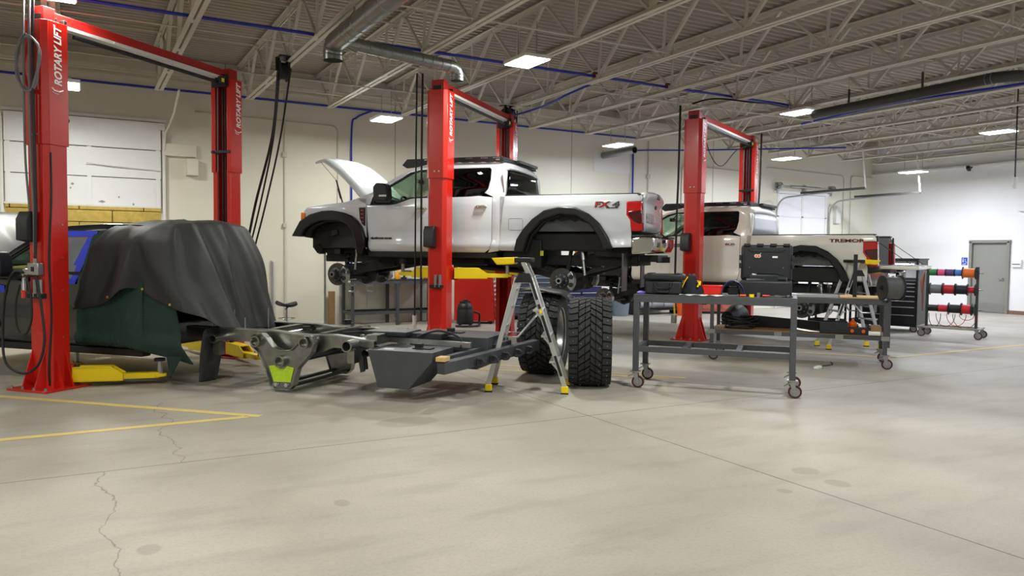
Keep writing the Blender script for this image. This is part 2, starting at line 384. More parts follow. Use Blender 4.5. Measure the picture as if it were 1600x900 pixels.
# ---------------------------------------------------------------- world, camera, lamps
w = bpy.data.worlds.new('World'); bpy.context.scene.world = w; w.use_nodes = True
w.node_tree.nodes['Background'].inputs[0].default_value = (.012, .014, .02, 1)
def look(pitch, roll, yaw):
    p, r, y = [math.radians(a) for a in (pitch, roll, yaw)]
    F = V((math.sin(y)*math.cos(p), math.cos(y)*math.cos(p), -math.sin(p))); R = V((math.cos(y), -math.sin(y), 0)); U = R.cross(F)
    R2 = R*math.cos(r)+U*math.sin(r); U2 = -R*math.sin(r)+U*math.cos(r)
    return M(((R2.x, U2.x, -F.x, 0), (R2.y, U2.y, -F.y, 0), (R2.z, U2.z, -F.z, 1.5), (0, 0, 0, 1)))
cam = bpy.data.cameras.new('camera'); co = bpy.data.objects.new('camera', cam); C.objects.link(co)
cam.sensor_width = 36; cam.lens = 36*1198.2/1600; cam.clip_start = .05; co.matrix_world = look(2.6144, .601, 29.3943)
sc = bpy.context.scene; sc.camera = co
vs = sc.view_settings; vs.view_transform = 'Standard'; vs.look = 'None'; vs.gamma = 1; vs.use_curve_mapping = False; vs.exposure = 0.0
WARM = (.98, 1., .92); COOL = (.86, .91, 1.)
EMW = emit('led_diffuser_warm', (255, 246, 224), 14); EMC = emit('led_diffuser_cool', (246, 246, 255), 14)
lamp0 = {}
LAB = {(0, 3): 'white LED high bay at the top left, above the nearest red lift post', (0, 2): 'white LED high bay by the wall behind the left red lift post', (1, 2): 'glowing high bay in front of the back wall, left of the middle lift',
       (1, 3): 'large glowing high bay hung between joists, right of the middle lift beam', (2, 2): 'glowing high bay beside the short duct stub on the back wall', (2, 3): 'large glowing high bay at the end of the dark duct',
       (3, 2): 'small glowing high bay above the rear of the second white pickup', (3, 3): 'glowing high bay near the right edge under the joists', (4, 2): 'farthest glowing high bay, in front of the white right wall'}
def high_bay(x, y, z, lab, warm, pw=1.):
    t = thing('high_bay_light', lab, 'ceiling light', (x, y, z), 0, 'LED high bay lights')
    key = warm
    if key not in lamp0:
        a = MB().box((0, 0, .035), (.42, .62, .05)).box((0, 0, .07), (.2, .4, .04)).build('housing', WHP, t, bev=.01)
        d = MB().box((0, 0, .006), (.38, .58, .012)).build('diffuser', EMW if warm else EMC, t)
        h = MB().bar((0, -.25, .06), (0, -.25, .5), .01, .01).bar((0, .25, .06), (0, .25, .5), .01, .01).build('hanger', GALV, t)
        lamp0[key] = (a, d, h)
    else:
        for o in lamp0[key]: c = o.copy(); C.objects.link(c); c.parent = t
    l = bpy.data.lights.new('lamp', 'AREA'); l.shape = 'RECTANGLE'; l.size = .38; l.size_y = .58; l.energy = POW*pw; l.color = WARM if warm else COOL
    lo = bpy.data.objects.new('lamp', l); C.objects.link(lo); lo.location = (x, y, z-.012)
POW = 108
for i, x in enumerate((-.2, 5.4, 11.55, 16.75, 20.5)):
    for jy, y in enumerate((-1.4, 4.0, 9.4, 14.8), 1):
        r = 4-jy
        xx = x; yy = {(0, 3): 9.6, (1, 3): 9.23, (2, 3): 9.8, (3, 3): 9.1}.get((i, jy), y); zz = 4.2 if (i, jy) == (0, 3) else 4.12
        if jy == 4: xx, yy, zz = ((-.17, 13.0, 3.85), (4.8, 13.16, 3.85), (10.2, 13.5, 3.85), (15.0, 13.1, 3.85), (19.1, 12.5, 3.72))[i]
        if i == 4 and jy == 3: continue
        kk = (i, {4: 2, 3: 3}.get(jy, 9))
        high_bay(xx, yy, zz, LAB.get(kk, 'white LED high bay hung under the roof joists outside the picture'), i < 2, (1., 1., .95, 1.2, 1.85)[i]*(.75 if jy == 1 else (1.35 if i < 2 else .9) if jy == 2 else .95)*(.65 if (i, jy) == (0, 3) else 1))
for x in (-5.6,):
    for y in (4.0, 9.4): high_bay(x, y, 4.12, 'white LED high bay hung under the roof joists outside the picture', True)
l = bpy.data.lights.new('yard_lamp', 'AREA'); l.size = .6; l.energy = 110; l.color = (1, .8, .35); lo = bpy.data.objects.new('yard_lamp', l); C.objects.link(lo); lo.location = (.3, W+1.2, 4.6); lo.rotation_euler = (.7, 0, 0)
# ---------------------------------------------------------------- two-post lifts
def make_lift(near, far, carr, label, arms_near, arms_far):
    n = V((*near, 0)); f = V((*far, 0)); d = (f-n); L = d.length; d /= L
    fw = V((-d.y, d.x, 0)); rz = math.atan2(fw.y, fw.x)           # local x: truck-forward, local -y: towards the far post
    t = thing('car_lift', label, 'car lift', n, rz, 'red two-post car lifts')
    HT = 3.86
    for py, sg in ((0, 1), (-L, -1)):
        T = M.Translation((0, py, 0)) @ M.Diagonal((1, sg, 1, 1))   # outer side is +y
        def column(z0, z1, w, dp, th=.02, ch=.05):
            b = MB(T); w /= 2
            o = [(-w, -dp/2), (-w, dp/2-ch), (-w+ch, dp/2), (w-ch, dp/2), (w, dp/2-ch), (w, -dp/2), (w-.07, -dp/2), (w-.07, -dp/2+th), (w-th, -dp/2+th), (w-th, dp/2-ch-.01), (w-ch-.01, dp/2-th), (-w+ch+.01, dp/2-th), (-w+th, dp/2-ch-.01), (-w+th, -dp/2+th), (-w+.07, -dp/2+th), (-w+.07, -dp/2)]
            return b.prism(o, 'xy', z0, z1)
        post = column(.02, 2.6, .30, .25).build('post', RED, t, bev=.004)
        b = column(2.58, HT, .33, .28, .018); b.build('post_extension', RED, t, bev=.004)
        b = MB(T); b.box((0, 0, .012), (.56, .56, .024)); bp = b.build('base_plate', RED, t, bev=.004)
        b = MB(T)
        for x in ((-.15, .15) if sg == 1 else ()):
            s = 1 if x > 0 else -1
            b.prism([(x, .02), (x+s*.12, .02), (x, .42)], 'xz', .05, .065); b.prism([(x, .02), (x+s*.12, .02), (x, .42)], 'xz', -.07, -.055)
        for x in (-.09, .09): b.prism([(.12, .02), (.26, .02), (.125, .42)], 'yz', x-.007, x+.007)
        b.build('gusset', RED, t)
        for x in (-.24, -.08, .08, .24):
            q = MB(T); q.cyl((x, .25, .02), (x, .25, .05), .014, n=8); q.cyl((x, .25, .02), (x, .25, .03), .022, n=12); q.build('anchor_bolt', GALV, bp)
        b = MB(T); b.box((0, -.02, carr+.35), (.24, .16, .8)); b.build('carriage', BLK, t, bev=.005, label='black sliding carriage')
        b = MB(T)
        for x in (-.05, -.015, .03): b.cyl((x, -.07, carr+.5), (x, -.07, HT-.12), .011, n=6)
        b.build('lift_chain', DGR, t)
        q = MB(T); q.tube([(.09, -.1, carr+.6), (.09, -.1, 3.0), (.085, -.1, HT-.1)], .012, 6); q.build('hydraulic_hose', GHOSE, t)
        MB(T).box((0, -.13, 2.86), (.3, .03, .04)).build('chain_guide', BLK, t, bev=.004); MB(T).box((0, -.15, HT-.03), (.26, .04, .17)).build('head_plate', BLK, t, bev=.004); MB(T).box((0, 0, HT+.03), (.14, .2, .08)).build('pulley_cover', BLK, t, bev=.004)
        for x in (-.14, .14):
            q = MB(T); q.cyl((x, -.13, 2.86), (x, -.155, 2.86), .022, n=10); q.build('knob', BLK, t)
        # lettering on the rear-facing side
        mx = fr((-.166, py-.06, 3.2), (0, 0, 1), (0, 1, 0))
        text('ROTARY LIFT', .118, LETW, t, mx, shear=.22, bold=.0035, sx=.86)
        q = MB(); q.tube([(-.168, py+.075-.02, 3.17), (-.168, py+.03, 3.145), (-.168, py-.03, 3.14), (-.168, py-.075, 3.16)], .007, 6); q.tube([(-.168, py+.05, 3.13), (-.168, py+.02, 3.118), (-.168, py-.02, 3.115)], .004, 6); q.build('logo_mark', LETW, t)
        # rubber pin holder
        q = MB(T); q.box((-.03, .16, 1.0), (.2, .07, .05)); h = q.build('pin_holder', BLK, t, bev=.004)
        for x in (-.09, -.02):
            q = MB(T); q.cyl((x, .165, 1.0), (x, .165, 1.17), .024, n=14); q.cyl((x, .165, .99), (x, .165, 1.03), .032, n=14); q.build('height_pin', GALV, h)
        for k in range(3):
            pass
        q = MB(T)
        for z in (.55, 1.05, 1.4, 1.75): q.cyl((-.15, -.05, z), (-.158, -.05, z), .008, n=8)
        q.cyl((-.05, .14, 2.68), (-.05, .148, 2.68), .012, n=8); q.cyl((.02, .14, 2.68), (.02, .148, 2.68), .012, n=8); q.build('screw', GALV, t)
    # latch cover box on the near post
    b = MB(); b.prism([(.125, 1.56), (.245, 1.58), (.245, 1.8), (.2, 1.88), (.125, 1.88)], 'yz', -.01, .15); b.build('latch_cover', BLK, t, bev=.008)
    b = MB(); b.bar((0, .02, HT+.07), (0, -L-.02, HT+.07), .12, .11); b.box((0, .02, HT+.08), (.2, .14, .14)); b.box((0, -L, HT+.08), (.2, .16, .14)); b.build('overhead_beam', REDK, t, bev=.005)
    b = MB(); b.bar((-.05, -.16, HT-.005), (-.05, -L+.16, HT-.005), .1, .035)
    for k in range(1, 7): b.cyl((-.105, -L*k/7, HT-.004), (-.095, -L*k/7, HT-.004), .008, n=6)
    b.build('beam_flange', WHP, t)
    b = MB(); b.cyl((-.07, -.3, HT-.075), (-.07, -L+.3, HT-.075), .024, n=10); bar_ = b.build('shutoff_bar', BLK, t, label='black padded shut-off bar')
    b = MB(); b.box((-.09, -L+.26, HT-.05), (.09, .1, .1)); b.build('limit_switch', BLK, t, bev=.004)
    b = MB(); b.box((-.14, -L+.26, HT-.05), (.006, .05, .05)); b.build('switch_label', mat('label_yellow', (240, 225, 20), .4) if 'label_yellow' not in bpy.data.materials else bpy.data.materials['label_yellow'], t)
    # swing arms
    def arm(y, x0, ang, l1, l2, pad):
        ca, sa = math.cos(ang), math.sin(ang); p0 = V((x0, y, carr)); u = V((ca, sa, 0))
        b = MB(); a1 = p0+u*l1; sd = V((-sa, ca, 0))
        for s, hh in ((-1, .16), (1, .16)):
            q = p0+sd*s*.075
            b.poly([q+V((0, 0, -.08)), q+V((0, 0, .08)), q+u*l1*.75+V((0, 0, .08)), a1+sd*s*.075+V((0, 0, .0)), a1+sd*s*.075+V((0, 0, -.08))]+[x-sd*s*.012 for x in (q+V((0, 0, -.08)), q+V((0, 0, .08)), q+u*l1*.75+V((0, 0, .08)), a1+sd*s*.075+V((0, 0, .0)), a1+sd*s*.075+V((0, 0, -.08)))],
                   [(0, 1, 2, 3, 4), (9, 8, 7, 6, 5)]+[(i, (i+1) % 5, (i+1) % 5+5, i+5) for i in range(5)])
        b.bar(p0+V((0, 0, .07)), p0+u*l1*.76+V((0, 0, .07)), .15, .016); b.bar(p0+V((0, 0, -.075)), a1+V((0, 0, -.075)), .15, .014)
        ar = b.build('lift_arm', YEL, t, bev=.003)
        b = MB(); b.bar(a1-u*.2+V((0, 0, -.035)), a1+u*l2+V((0, 0, -.035)), .1, .06); b.cyl(a1+u*l2+V((0, 0, -.05)), a1+u*l2+V((0, 0, -.02)), .07, n=18); b.build('arm_extension', YEL, ar, bev=.003)
        b = MB(); e = a1+u*l2; b.cyl(e+V((0, 0, -.03)), e+V((0, 0, .12)), .028, n=14); b.build('adapter_post', GALV, ar)
        b = MB(); b.cyl(e+V((0, 0, .12)), e+V((0, 0, .12+pad)), .06, n=18); b.build('adapter_pad', BLK, ar)
        b = MB(); b.cyl(p0+u*.03+V((0, 0, -.1)), p0+u*.03+V((0, 0, .1)), .03, n=12); b.build('pivot_pin', DGR, ar)
    for a in arms_near: arm(-.16, *a)
    for a in arms_far: arm(-L+.16, *a)
    for y in (-.17, -L+.17): MB().box((0, y, carr), (.34, .1, .2)).build('arm_yoke', RED, t, bev=.01)
    return t
LETW = mat('white_lettering', (245, 245, 245), .4, var=.01)
REDK = mat('beam_red_shaded', (176, 28, 24), .4, var=.06)  # lift red with the beam's shade put into the colour, darker than the posts
L1 = make_lift((-.30, 9.55), (1.83, 11.42), .14, 'red two-post lift at the left holding the covered dark pickup low to the floor', [(-.16, PI+.6, .5, .36, .03), (.16, -1.0, .5, .35, .03)], [(-.16, PI-.5, .6, .35, .03), (.16, -.4, .6, .4, .03)])
L2 = make_lift((4.64, 10.44), (6.80, 12.3), 1.19, 'red two-post lift in the middle holding the white pickup with the open hood', [(-.16, PI+.55, .5, .32, .08), (.16, -.5, .5, .35, .08)], [(-.16, PI-.5, .5, .3, .08), (.16, .5, .5, .3, .08)])
L3 = make_lift((9.42, 10.24), (12.33, 11.75), .72, 'red two-post lift at the right holding the second white pickup behind the workbench', [(-.16, PI+.5, .5, .3, .06), (.16, -.5, .5, .3, .06)], [(-.16, PI-.5, .5, .3, .06), (.16, .5, .5, .3, .06)])
# ---- things on the left lift's near post
def lifty(px, py, pz): return L1.matrix_basis @ V((px, py, pz))
bpy.context.view_layer.update()
b = MB(L1.matrix_basis); b.box((-.03, .17, 1.28), (.15, .07, .13)); b.cyl((-.03, .17, 1.34), (-.03, .17, 1.39), .02, n=10); cb = b.build('control_box', GALV, bev=.006)
tag(cb, 'grey metal control box on the front of the left red lift post', 'control box')
b = MB(L1.matrix_basis); b.box((-.03, .207, 1.28), (.035, .008, .05)); b.build('push_button', BLK, cb)
b = MB(L1.matrix_basis); b.cyl((.09, .13, 1.24), (.09, .2, 1.24), .045, n=14); b.box((.09, .19, 1.12), (.05, .03, .16)); b.cyl((.13, .18, 1.0), (.13, .18, 1.14), .02, n=10)
fg = b.build('air_fitting', GALV, bev=.003); tag(fg, 'round metal air hose fitting on the left red lift post', 'air fitting')
o = MB(L1.matrix_basis).tube([(.08, .22, 1.18), (.06, .24, 1.1), (.05, .245, 1.0)], .014, 8).build('air_gun', GALV); tag(o, 'chrome air gun with red grip hanging on the left lift post', 'air gun')
MB(L1.matrix_basis).cyl((.055, .245, 1.06), (.048, .246, .98), .02, n=8).build('grip', mat('grip_red', (220, 60, 40), .5), o)
def spl(pts, n=8):
    P = [V(p) for p in pts]; out = []
    for i in range(len(P)-1):
        a, b_, c, d = P[max(i-1, 0)], P[i], P[i+1], P[min(i+2, len(P)-1)]
        for k in range(n):
            u = k/n; out.append(.5*((2*b_)+(c-a)*u+(2*a-5*b_+4*c-d)*u*u+(3*b_-a-3*c+d)*u**3))
    return out+[P[-1]]
o = MB(L1.matrix_basis).tube(spl([(.1, .2, 1.24), (.2, .24, 1.24), (.32, .24, 1.0), (.34, .26, .6), (.25, .3, .3), (.0, .3, .2), (-.16, .26, .3), (-.2, .22, .55), (-.14, .2, .9), (-.07, .2, 1.22)]), .013, 8).build('air_hose', HOSE)
tag(o, 'black air hose looping low around the left red lift post', 'hose')
o = MB(L1.matrix_basis).tube(spl([(.1, .2, 1.2), (.0, .25, 1.2), (-.06, .25, 1.0), (-.06, .25, .75), (.03, .25, .6), (.14, .25, .66), (.16, .25, .9), (.13, .22, 1.12)]), .011, 8).build('air_hose', HOSE)
tag(o, 'smaller black hose loop hanging below the grey control box', 'hose')
pts = []
for k in range(46):
    a = k/45*4*PI; pts.append((.0+.16*math.sin(a)+.01*math.cos(3*a), .19+.012*math.sin(k), 3.45+.25*math.cos(a)*(1 if math.cos(a) > 0 else 1.25)-.03*(k/45)))
o = MB(L1.matrix_basis).tube(pts, .013, 8).build('coiled_hose', GHOSE); tag(o, 'coil of grey hose hung on the top of the left red lift post', 'hose')
for i, (x, r, lab, z1) in enumerate(((.06, .011, 'grey cable running up the left lift post, left of three', 1.75), (-.02, .013, 'grey cable running up the left lift post, middle of three', 1.45), (-.07, .015, 'thick grey cable down to the control box on the left lift post', 1.39))):
    o = MB(L1.matrix_basis).tube(spl([(x-.03, .17, ZT-.1), (x, .18, 3.9), (x+.01, .185, 3.0), (x+.01, .18, 2.4), (x+.02*(i-1), .17, 1.9), (-.03 if i == 2 else x, .17, z1)]), r, 8).build('cable', GHOSE if i < 2 else DGR); tag(o, lab, 'cable')
o = MB(L1.matrix_basis).tube(spl([(-.15, .07, 2.5), (-.16, .08, 2.0), (-.14, .1, 1.4), (-.15, .09, .8), (-.14, .12, .3), (-.12, .1, .05)]), .011, 8).build('cable', HOSE); tag(o, 'thin black cable down the right edge of the left lift post', 'cable')
# ---------------------------------------------------------------- pickup trucks (z as on the raised truck, ZO shifts down)
ZO = 1.0                       # body coordinates z are measured with the sill at 1.5; the thing's base sits at z = ZO below it
HW = .90
def fy(z):
    if z > 2.34: return HW-.015-(z-2.34)*.27
    if z > 2.2: return HW-(z-2.2)*.11
    if z > 1.84: return HW
    if z > 1.70: return HW-.016*(1.84-z)/.14
    if z > 1.64: return HW-.016+.022*(1.70-z)/.06
    if z > 1.57: return HW+.006
    return HW+.006-(1.57-z)*.7
def panel(name, out, m, t, holes=(), sides=(1, -1), th=.035, bev=.007, yoff=0., cuts=(1.57, 1.64, 1.70, 1.84, 2.2, 2.34, 2.5, 2.66)):
    res = []
    for s in sides:
        bm = bmesh.new(); vs = [bm.verts.new((x, 0, z)) for x, z in out]; bm.faces.new(vs)
        for z in cuts: bmesh.ops.bisect_plane(bm, geom=bm.verts[:]+bm.edges[:]+bm.faces[:], plane_co=(0, 0, z), plane_no=(0, 0, 1))
        for v in bm.verts: v.co.y = s*(fy(v.co.z)+yoff); v.co.z -= ZO
        bmesh.ops.recalc_face_normals(bm, faces=bm.faces[:])
        for f in bm.faces:
            if f.normal.y*s < 0: f.normal_flip()
        b = MB(); b.bm.free(); b.bm = bm
        res.append(b.build(name, m, t, solid=th, bev=bev, ang=25, norm=False))
    return res
ARCF = [(1.50, 1.53), (1.50, 1.71), (1.56, 1.87), (1.64, 1.98), (1.73, 2.05), (1.88, 2.10), (2.07, 2.13), (2.27, 2.13), (2.5, 2.07), (2.66, 1.98)]
ARCR = [(-1.08, 1.53), (-1.12, 1.69), (-1.21, 1.83), (-1.35, 1.98), (-1.52, 2.10), (-1.74, 2.155), (-1.98, 2.14), (-2.17, 2.05), (-2.32, 1.92), (-2.43, 1.74), (-2.5, 1.59)]
def Z(p): return [(x, z-ZO) for x, z in p]
FGY_ = mat('panel_gap_grey', (96, 96, 98), .5)
def make_truck(t, paint, hood_open, bed=True, hoodpaint=None, letters=None, tint=GLR, rack=True, rear=None, tail_down=False):
    rear = rear or tint
    hoodpaint = hoodpaint or paint
    X = V((1, 0, 0)); Yv = V((0, 1, 0))
    dz = M.Translation((0, 0, -ZO))
    panel('front_fender', [(1.48, 1.53)]+ARCF[1:]+[(2.66, 2.1), (2.64, 2.15), (2.59, 2.21), (2.21, 2.26), (1.86, 2.29), (1.66, 2.345), (1.47, 2.355), (1.475, 2.22)], paint, t)
    panel('front_door', [(1.465, 2.21), (1.43, 1.53), (1.41, 1.5), (.365, 1.5), (.365, 2.335), (.62, 2.335), (.72, 2.32), (.94, 2.25), (1.05, 2.235), (1.465, 2.235)], paint, t)
    panel('rear_door', [(.355, 1.5), (-.55, 1.5), (-.64, 1.55), (-.67, 1.65), (-.68, 2.33), (-.46, 2.355), (-.30, 2.345), (.355, 2.335)], paint, t)
    panel('cab_frame', [(1.66, 2.35), (1.38, 2.44), (1.15, 2.59), (.9, 2.73), (.73, 2.79), (.48, 2.845), (-.01, 2.868), (-.64, 2.862), (-.78, 2.855), (-.83, 2.81), (-.87, 2.7), (-.88, 2.33), (-.79, 1.53), (-.60, 1.5), (-.648, 1.55), (-.68, 1.65), (-.69, 2.34), (-.55, 2.40), (-.60, 2.46), (-.625, 2.6), (-.62, 2.76), (-.59, 2.79), (.31, 2.79), (.31, 2.335), (.40, 2.335), (.40, 2.79), (.58, 2.785), (.76, 2.745), (.9, 2.66), (1.15, 2.525), (1.36, 2.39), (1.41, 2.24), (1.47, 2.24)], paint, t)
    # roof skin
    rows = []
    for x, z in ((.75, 2.785), (.6, 2.825), (.45, 2.85), (0, 2.87), (-.5, 2.868), (-.78, 2.855), (-.83, 2.82), (-.86, 2.74)):
        yr = fy(z)-.005
        rows.append([(x+(.06*(1-(j/5-1)**2) if x > .5 else 0)-(.02*(1-(j/5-1)**2) if x < -.7 else 0), (j/5-1)*yr, z+.035*(1-(j/5-1)**4)-ZO) for j in range(11)])
    MB().grid(rows).build('roof', paint, t, solid=.02)
    rows = []
    for k in range(7):
        u = k/6; x = 1.5+(.75-1.5)*u; z = 2.40+(2.785-2.40)*u+.03*math.sin(PI*u); yr = .80+(fy(2.785)-.03-.80)*u
        rows.append([(x+.10*(1-(j/6-1)**2)*(1-.4*u), (j/6-1)*yr, z-ZO) for j in range(13)])
    MB().grid(rows).build('windshield', GLW, t, solid=.006)
    # back of the cab with its window
    def backx(z, y): return (-.865 if z < 2.5 else -.865+(z-2.5)*.10)-.03*(1-(y/.9)**2)
    def bz(z, ys): return [(backx(z, y), y, z-ZO) for y in ys]
    ys = [-.80+.1333*i for i in range(13)]
    MB().grid([bz(z, [y*(.86+.14*(2.80-z)/.45) for y in ys]) for z in (2.33, 2.5, 2.65, 2.775)]).build('rear_window', rear, t, solid=.006)
    b = MB(); b.grid([bz(z, [y*1.07 for y in ys]) for z in (1.55, 1.8, 2.1, 2.335)]); b.grid([[(backx(z, y*q), y*q, z-ZO) for y, q in ((s*.87, 1), (s*.85, 1), (s*.80, .86+.14*(2.80-z)/.45))] for s in (1,) for z in (2.36, 2.5, 2.65, 2.74)])
    b.grid([[(backx(z, y*q), y*q, z-ZO) for y, q in ((-.87, 1), (-.85, 1), (-.80, .86+.14*(2.80-z)/.45))] for z in (2.36, 2.5, 2.65, 2.74)]); b.grid([bz(z, [y*.9 for y in ys]) for z in (2.77, 2.83)])
    b.build('cab_back', paint, t, solid=.02)
    MB().box((.55, 0, 2.1-ZO), (.01, .01, .01)).build('tunnel', UND, t) if False else None
    # side glass
    for nm, out, g in (('door_window', [(1.40, 2.245), (1.36, 2.385), (1.15, 2.52), (.9, 2.655), (.76, 2.74), (.58, 2.78), (.40, 2.785), (.40, 2.3), (.7, 2.3), (.94, 2.22)], GLF), ('door_window', [(.31, 2.785), (-.59, 2.785), (-.62, 2.75), (-.62, 2.5), (-.56, 2.42), (-.46, 2.33), (.31, 2.3)], tint)):
        panel(nm, out, g, t, th=.005, bev=0, yoff=-.022)
    # black surround of the side windows
    fw_ = [(1.41, 2.235), (1.37, 2.40), (1.15, 2.54), (.9, 2.675), (.75, 2.757), (.58, 2.795), (.395, 2.80)]
    ins = [(.43, 2.765), (.58, 2.76), (.73, 2.715), (.88, 2.63), (1.13, 2.49), (1.29, 2.37), (1.31, 2.262)]
    panel('window_trim', fw_+ins, BLK, t, th=.012, bev=0, yoff=-.012)
    panel('window_trim', [(1.465, 2.245), (1.40, 2.24), (.93, 2.24), (.70, 2.33), (.40, 2.345), (.40, 2.362), (.71, 2.35), (.95, 2.27), (1.28, 2.262), (1.3, 2.30), (1.37, 2.40)], BLK, t, th=.012, bev=0, yoff=-.008)
    panel('window_trim', [(.405, 2.795), (.305, 2.795), (.305, 2.335), (.405, 2.335)], BLK, t, th=.012, bev=0, yoff=-.004)
    # mirrors, handles
    for s in (1, -1):
        b = MB(); b.prism([(1.19, 2.27), (.97, 2.27), (.94, 2.33), (.96, 2.5), (1.0, 2.555), (1.15, 2.56), (1.20, 2.5)][::1], 'xz', s*(HW+.10), s*(HW+.27)); b.T = dz
        for v in b.bm.verts: v.co.z -= ZO
        mi = b.build('side_mirror', BLK, t, bev=.02)
        b = MB(); b.bar((1.25, s*(HW-.03), 2.33-ZO), (1.1, s*(HW+.14), 2.36-ZO), .05, .1); b.build('mirror_arm', BLK, mi, bev=.008)
        b = MB(); b.box((1.02, s*(HW+.275), 2.36-ZO), (.13, .008, .03)); b.build('marker_lens', CHR, mi)
        for x, z in ((.49, 2.165), (-.50, 2.185)):
            b = MB(); b.tube([(x-.085, s*(HW+.0), z-ZO), (x-.07, s*(HW+.03), z-ZO), (x+.07, s*(HW+.03), z-ZO), (x+.085, s*(HW+.0), z-ZO)], .016, 8); b.box((x, s*(HW+.001), z-ZO), (.15, .01, .06)); b.build('door_handle', CHR, t, bev=.004, label='chrome door handle')
        # flares
    for nm, o_, i_ in (('fender_flare', [(2.85, 1.74), (2.69, 1.99), (2.5, 2.095), (2.27, 2.15), (2.07, 2.155), (1.86, 2.12), (1.71, 2.065), (1.61, 1.99), (1.52, 1.87), (1.475, 1.71), (1.47, 1.58), (1.55, 1.46)], [(1.62, 1.46), (1.64, 1.65), (1.70, 1.82), (1.80, 1.93), (1.93, 1.985), (2.07, 2.0), (2.3, 1.99), (2.48, 1.93), (2.6, 1.85), (2.66, 1.73)]),
                       ('fender_flare', [(-1.05, 1.52), (-1.09, 1.70), (-1.19, 1.85), (-1.33, 2.0), (-1.51, 2.125), (-1.74, 2.18), (-1.98, 2.165), (-2.18, 2.07), (-2.34, 1.935), (-2.46, 1.75), (-2.54, 1.57)], [(-2.40, 1.57), (-2.33, 1.74), (-2.2, 1.92), (-2.0, 2.045), (-1.74, 2.07), (-1.48, 1.98), (-1.28, 1.76), (-1.20, 1.52)])):
        if not bed and o_[0][0] < 0: continue
        for s in (1, -1):
            b = MB(); b.prism(Z(o_+i_), 'xz', s*(HW-.06), s*(HW+.065)); b.build(nm, FLR, t, bev=.018)
            # liner inside the arch
            n = len(i_); a = [(x, s*(HW-.04), z-ZO) for x, z in i_]; c = [(x, s*(HW-.32), z-.02-ZO) for x, z in i_]
            MB().grid([a, c]).build('wheel_liner', UND, t, solid=.008)
    # fender vent, lamps
    for s in (1, -1):
        b = MB(); b.prism(Z([(1.605, 2.2), (1.485, 2.2), (1.485, 1.9), (1.54, 1.93), (1.59, 2.02)]), 'xz', s*(HW-.01), s*(HW+.006)); ve = b.build('fender_vent', DGR, t, bev=.004, label='dark fender vent with bright bars')
        b = MB(); b.prism(Z([(1.59, 2.185), (1.5, 2.185), (1.5, 1.925), (1.54, 1.945), (1.575, 2.03)]), 'xz', s*(HW-.0), s*(HW+.009)); b.build('vent_grille', BLK, ve)
        b = MB()
        for k in range(4): b.box((1.54, s*(HW+.012), 2.155-k*.06-ZO), (.05, .008, .014))
        b.build('vent_bar', CHR, ve)
        b = MB(); b.prism(Z([(2.70, 2.13), (2.61, 2.12), (2.62, 2.02), (2.70, 1.95)]), 'xz', s*(HW-.16), s*(HW+.012)); b.build('marker_lamp', AMB, t, bev=.01, label='amber corner marker lamp')
        b = MB(); b.box((2.66, s*.62, 2.07-ZO), (.1, .36, .2)); b.build('headlamp', GALV, t, bev=.02)
    b = MB(); b.box((2.62, 0, 2.02-ZO), (.08, .9, .34)); b.build('grille', BLK, t, bev=.01)
    b = MB()
    b.bar((2.4, .6, 2.14-ZO), (2.4, -.6, 2.14-ZO), .3, .06); b.box((2.1, 0, 1.85-ZO), (.7, .62, .56)); b.box((2.55, 0, 1.75-ZO), (.08, 1.2, .3))
    for x, y, z, r in ((2.2, .3, 2.05, .09), (1.95, -.1, 2.12, .12), (2.3, -.3, 2.0, .14), (2.05, .42, 1.75, .12), (2.3, .45, 1.66, .07)): b.lathe([(0, r), (r*.7, r*.7), (r, 0), (r*.7, -r*.7), (0, -r)], (x, y, z-ZO), (0, 1, 0), 12)
    b.box((2.2, 0, 1.78-ZO), (.9, 1.3, .46)); b.box((2.42, 0, 1.62-ZO), (.46, 1.1, .26)); [b.box((2.2+.4*math.sin(k*2.1), .55+.08*math.sin(k*1.3), 1.5+.05*k-ZO), (.12, .12, .10), (k, k*.5, k*.3)) for k in range(9)]; b.box((2.12, 0, 1.78-ZO), (.95, 1.2, .44)); b.box((2.0, 0, 1.56-ZO), (.9, 1.0, .2)); b.build('engine', UND, t, bev=.01)
    # hood
    rows = []
    hg = V((1.60, 0, 2.375)); ang = math.radians(40 if hood_open else -6)
    for i in range(13):
        u = i/12*1.12; row = []
        for j in range(17):
            v = j/8-1; y = v*(.74-.03*(u/1.12)**2)
            h = .045*(1-v*v)+.05*math.sin(min(1, u/1.12)*PI)*1.0-(.0 if u < .98 else ((u-.98)/.14)**2*.11)+(.03 if .28 < abs(v) < .62 else 0)*min(1, u*3)*(1-u/1.3)
            if abs(v) == 1: h -= .05
            p = hg+V((u*math.cos(ang)-h*math.sin(ang), y, u*math.sin(ang)+h*math.cos(ang))); row.append(p-V((0, 0, ZO)))
        rows.append(row)
    hd = MB().grid(rows).build('hood', hoodpaint, t, solid=.035, bev=.006, ang=50)
    if hood_open:
        b = MB()
        for s in (1, -1): b.cyl((1.98, s*.78, 2.27-ZO), (2.13, s*.74, 2.66-ZO), .012, n=8); b.cyl((2.02, s*.775, 2.36-ZO), (2.08, s*.76, 2.52-ZO), .017, n=8)
        b.build('hood_strut', BLK, hd)
        b = MB(); b.cyl((2.13, .74, 2.66-ZO), (2.47, .7, 2.99-ZO), .004, n=6); b.build('hood_cable', GALV, hd)
    b = MB(); b.box((1.62, 0, 2.33-ZO), (.26, 1.56, .03)); b.bar((1.55, -.6, 2.37-ZO), (1.45, .2, 2.43-ZO), .015, .015); b.build('cowl', BLK, t)
